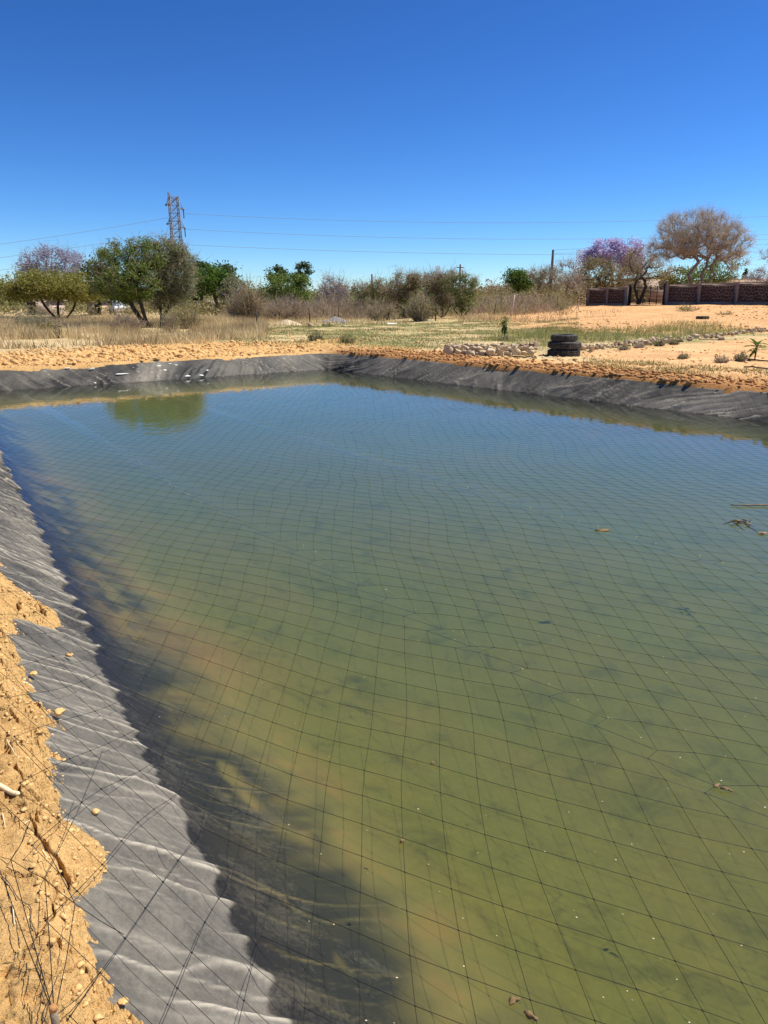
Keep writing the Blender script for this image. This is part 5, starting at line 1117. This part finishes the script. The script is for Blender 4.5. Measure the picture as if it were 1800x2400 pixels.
# things floating on the pond
def flake(name, label, cat, u, v, L_, w_, mat, rot, seed, z=0.008):
    g = np.random.default_rng(seed); n = 14; an = np.arange(n) * 2 * math.pi / n; r = 1 + g.normal(size=n) * 0.22; x, y = np.cos(an) * r * L_ / 2, np.sin(an) * r * w_ / 2
    V = np.concatenate([np.c_[x, y, g.normal(size=n) * 0.003], np.c_[x * 0.92, y * 0.92, 0.006 + g.normal(size=n) * 0.004], [[0, 0, 0.012], [0, 0, -0.004]]])
    T = [[i, (i + 1) % n, n + (i + 1) % n] for i in range(n)] + [[i, n + (i + 1) % n, n + i] for i in range(n)] + [[n + i, n + (i + 1) % n, 2 * n] for i in range(n)] + [[(i + 1) % n, i, 2 * n + 1] for i in range(n)]
    p = PZ(u, v, z); o = mesh_np(name, rotz(V, rot), T, mat, None, loc=p); tag(o, label, cat); return o
flake('floating_leaf', 'curled pale leaf floating at the right edge of the pond', 'leaf', 1787, 1250, 0.08, 0.03, M['dead_leaf'], -0.3, 1)
flake('floating_leaf', 'left brown leaf of a pair caught on the pale seam cord', 'leaf', 1680, 1843, 0.038, 0.014, M['dead_leaf'], 0.5, 2)
flake('floating_leaf', 'right brown leaf of a pair caught on the pale seam cord', 'leaf', 1701, 1850, 0.04, 0.014, M['dead_leaf'], -0.6, 3)
flake('algae_scum', 'rusty scum patch floating just left of the dark debris at right', 'scum', 1412, 1243, 0.14, 0.05, M['algae'], 0.1, 4, 0.002)
flake('algae_scum', 'upper rusty scum crumb at the bottom edge of the picture', 'scum', 1203, 2345, 0.035, 0.02, M['algae'], 0.4, 5)
flake('algae_scum', 'lower rusty scum crumb at the bottom edge of the picture', 'scum', 1243, 2382, 0.035, 0.016, M['algae'], -0.7, 6)
flake('algae_scum', 'small rusty scum crumb on the dark water left of centre bottom', 'scum', 942, 1972, 0.02, 0.012, M['algae'], 0.7, 7)
flake('algae_scum', 'tiny scum crumb right of the middle of the near water', 'scum', 1014, 1790, 0.016, 0.011, M['algae'], 0.2, 8)
p = PZ(1772, 1185, 0.01); mb = MB(); mb.tube([(-0.25, 0.02, 0), (-0.1, 0, 0.005), (0.1, 0.01, 0.005), (0.4, -0.02, 0.0)], [0.004, 0.008, 0.009, 0.004], 6); tag(mb.build('floating_stick', M['dead_leaf'], None, True, loc=p), 'thin brown stick floating at the right edge of the pond', 'stick')
p = PZ(1735, 1224, 0.01); root = empty('twig_clump', p, 'dark clump of twigs and leaves floating near the right edge', 'debris')
g = np.random.default_rng(88)
mb = MB()
for k in range(9): a = g.normal(size=3) * np.array([0.05, 0.04, 0.012]); d = g.normal(size=3) * np.array([0.09, 0.07, 0.02]); mb.tube([a - d, a + g.normal(size=3) * 0.01, a + d], [0.003, 0.006, 0.002], 5)
tag(mb.build('twigs', M['dark_debris'], root), kind='stuff')
for k in range(4):
    V, T = rock(0.035, 880 + k, 0.3, 1); mesh_np('leaf', V, T, M['dead_leaf'] if k % 2 else M['dark_debris'], root, loc=g.normal(size=3) * np.array([0.07, 0.05, 0.008]))
g = np.random.default_rng(90); sp = np.array([PZ(g.uniform(300, 1800), 2400 - 1400 * g.random() ** 0.8, 0.009) for _ in range(150)]); sp = sp[dpond(sp[:, 0], sp[:, 1]) < -0.15]
V = (sp[:, None] + oc[None] * (g.uniform(0.25, 0.9, len(sp))[:, None, None]) * np.array([1.5, 1, 0.6])).reshape(-1, 3); T = (np.arange(len(sp))[:, None, None] * 6 + of[None]).reshape(-1, 3); tag(mesh_np('floating_specks', V, T, M['pale_straw']), kind='stuff')

# the near stake with the gathered net strands, cord and straw
st = PZ(123, 2357, 0.60); gzs = gz(st[0], st[1]); stake = empty('net_stake', (st[0], st[1], gzs), 'short stake at the bottom left corner holding the gathered net strands', 'stake')
mb = MB(); h = 0.60 - gzs; mb.tube([(0, -0.004, -0.15), (0, 0, h * 0.5), (0, 0, h - 0.012)], [0.0085, 0.008, 0.0078], 10); mb.build('shaft', M['stake_side'], stake, True)
mb = MB(); mb.tube([(0, 0, h - 0.013), (0, 0, h - 0.002), (0, 0, h)], [0.0082, 0.008, 0.004], 10); mb.build('head', M['rust_top'], stake)
mb = MB()
for (u, v, z) in ((25, 2014, 0.52), (105, 2060, 0.52), (176, 2118, 0.52), (235, 2277, 0.50), (0, 2040, 0.52)):
    q = PZ(u, v, z) - np.array([st[0], st[1], gzs]); e = np.array([0, 0, h - 0.03]); m1 = (q + e) / 2 + np.array([0, 0, -0.012]); mb.tube([q, m1, e], 0.0011, 4, False)
mb.build('gathered_strands', M['thread'], stake)
mb = MB()
for (u0, v0, u1, v1) in ((-60, 1985, 25, 2014), (25, 2014, 105, 2060), (105, 2060, 176, 2118), (176, 2118, 290, 2190), (105, 2060, 240, 1760), (25, 2014, 70, 1925), (-40, 1840, 95, 1965), (95, 1965, 176, 2118), (-20, 1520, 130, 1700), (0, 1700, 150, 1860),):
    a, b = PZ(u0, v0, 0.51), PZ(u1, v1, 0.50); mb.tube([a, (a + b) / 2 + np.array([0.004, 0, -0.008]), b], 0.001, 4, False)
mb.build('edge_strands', M['thread'], net, loc=(0, -8.0, 0))
P = np.array([PZ(u, v, 0.475)[:2] for u, v in ((-30, 2030), (0, 2055), (40, 2105), (75, 2150), (84, 2200), (86, 2240), (97, 2290), (105, 2330), (108, 2385), (112, 2430))]); f_ = np.linspace(0, len(P) - 1, 60); x = np.interp(f_, range(len(P)), P[:, 0]); y = np.interp(f_, range(len(P)), P[:, 1]); x = x + 0.004 * np.sin(f_ * 5); z = ground_z(x, y) + 0.006
mb = MB(); mb.tube(np.c_[x - x[0], y - y[0], z - z[0]], 0.0011, 5); tag(mb.build('loose_cord', M['pole'], None, True, loc=(x[0], y[0], z[0])), 'loose grey cord lying on the sand by the near stake', 'cord')
def straw(label, u0, v0, u1, v1, r, mat, name='straw_stalk', group=None):
    a, b = PZ(u0, v0, 0.46), PZ(u1, v1, 0.46); x = np.linspace(a[0], b[0], 6); y = np.linspace(a[1], b[1], 6); dl = dpond(x, y); z = np.maximum(ground_z(x, y), liner_base(dl) - 0.02) + r * 0.8; z = np.linspace(z[0], z[-1], 6) * 0.5 + z * 0.5 + 0.003
    mb = MB(); mb.tube(np.c_[x - x[0], y - y[0], z - z[0]], np.linspace(r, r * 0.6, 6), 6); tag(mb.build(name, mat, None, True, loc=(x[0], y[0], z[0])), label, 'straw', group)
straw('thick pale dry stalk on the sand at the left edge', -30, 1852, 46, 1876, 0.012, M['pale_straw'], 'dry_stalk')
straw('dry stalk lying over the liner edge below the slipped soil', 48, 1563, 88, 1538, 0.006, M['pale_straw'], 'dry_stalk')
straw('thin pale twig where the upper soil tongue meets the liner', 42, 1335, 84, 1328, 0.004, M['pale_straw'], 'dry_stalk')
for k, (u0, v0, u1, v1) in enumerate(((34, 2145, 39, 2195), (38, 2272, 66, 2258), (100, 2000, 112, 2012), (20, 1758, 44, 1790), (8, 1452, 20, 1440), (30, 1600, 55, 1622), (60, 1950, 72, 1938), (10, 1930, 16, 1960))):
    straw('short thin straw scattered on the near sand', u0, v0, u1, v1, 0.002, M['pale_straw'], 'straw_stalk', 'straws on the near sand')

# field litter: pebbles and crumbs on the bare soil; white flakes added as sun glints on the far liner
clods('field_pebbles', region(3800, 17, 34, 1250, 1850, 971, lambda x, y: (dpond(x, y) > 2.5) * (0.15 + S((n4(x, y, 972, 0.6) - 0.45) / 0.2))), 0.006, 0.05, M['clod'], 973, 4)
clods('field_pebbles', region(4200, 34, 62, 1150, 1850, 981, lambda x, y: S((n4(x, y, 982, 0.25) - 0.40) / 0.25)), 0.012, 0.10, M['clod'], 983, 5)
clods('field_pebbles', region(2500, 22, 40, 560, 1250, 984, lambda x, y: (dpond(x, y) > 1.5) * 1.0), 0.008, 0.07, M['clod'], 985, 5)
scatter_blades('field_weeds', '', region(5000, 30, 62, 1250, 1850, 986, lambda x, y: S((n4(x, y, 987, 0.35) - 0.56) / 0.08)), 0.04, 0.22, 0.012, 'straw', 0.7, 988)
scatter_blades('field_weeds', '', region(4000, 17, 34, 1300, 1850, 991, lambda x, y: (dpond(x, y) > 3.0) * S((n4(x, y, 992, 0.7) - 0.60) / 0.06)), 0.03, 0.14, 0.007, 'weed', 0.7, 993)
g = np.random.default_rng(994)
for k, (u, v, L_, w_) in enumerate(((312, 862, 0.030, 0.02), (281, 877, 0.30, 0.05), (372, 858, 0.16, 0.05), (386, 868, 0.12, 0.05), (398, 853, 0.10, 0.03), (412, 856, 0.09, 0.04), (438, 882, 0.16, 0.06), (488, 869, 0.10, 0.06), (470, 880, 0.16, 0.05), (222, 898, 0.06, 0.04), (158, 863, 0.12, 0.03), (215, 864, 0.14, 0.03), (828, 849, 0.06, 0.05), (819, 868, 0.06, 0.05))):  # white flakes modelled in place of sun glints on the wrinkled plastic
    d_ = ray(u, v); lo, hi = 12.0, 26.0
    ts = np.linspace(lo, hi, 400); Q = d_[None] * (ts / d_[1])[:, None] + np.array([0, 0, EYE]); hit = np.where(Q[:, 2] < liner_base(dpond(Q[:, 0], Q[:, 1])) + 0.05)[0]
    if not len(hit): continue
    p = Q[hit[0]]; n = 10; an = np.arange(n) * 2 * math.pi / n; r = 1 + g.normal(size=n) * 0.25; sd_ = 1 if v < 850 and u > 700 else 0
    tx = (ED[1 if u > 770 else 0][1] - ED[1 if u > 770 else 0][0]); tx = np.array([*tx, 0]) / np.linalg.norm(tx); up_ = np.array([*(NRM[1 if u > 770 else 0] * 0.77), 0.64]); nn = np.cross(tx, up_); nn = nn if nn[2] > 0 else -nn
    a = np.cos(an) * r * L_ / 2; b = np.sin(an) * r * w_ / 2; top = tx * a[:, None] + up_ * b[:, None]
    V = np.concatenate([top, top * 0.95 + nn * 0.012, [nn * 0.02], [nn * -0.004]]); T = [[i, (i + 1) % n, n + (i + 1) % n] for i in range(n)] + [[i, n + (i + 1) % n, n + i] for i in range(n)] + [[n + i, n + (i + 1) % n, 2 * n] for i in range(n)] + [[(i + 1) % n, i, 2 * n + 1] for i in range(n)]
    o = mesh_np('glint_flake', V, T, M['white_bit'], None, loc=p); tag(o, {1: 'longest white flake added as a sun glint on the dark far liner', 12: 'upper white glint flake on the liner just right of the far pond corner', 13: 'lower white glint flake on the liner just right of the far pond corner'}.get(k, 'small white glint flake on the dark far left liner below the bank'), 'scrap', 'white glint flakes on the far liner')

woodland('far_woodland', 9000, 90, 114, 1090, 1350, 3.2, 'brown', 0.26, 1001)
woodland('far_woodland', 7000, 90, 114, 1120, 1350, 3.6, 'twig', 0.22, 1011)
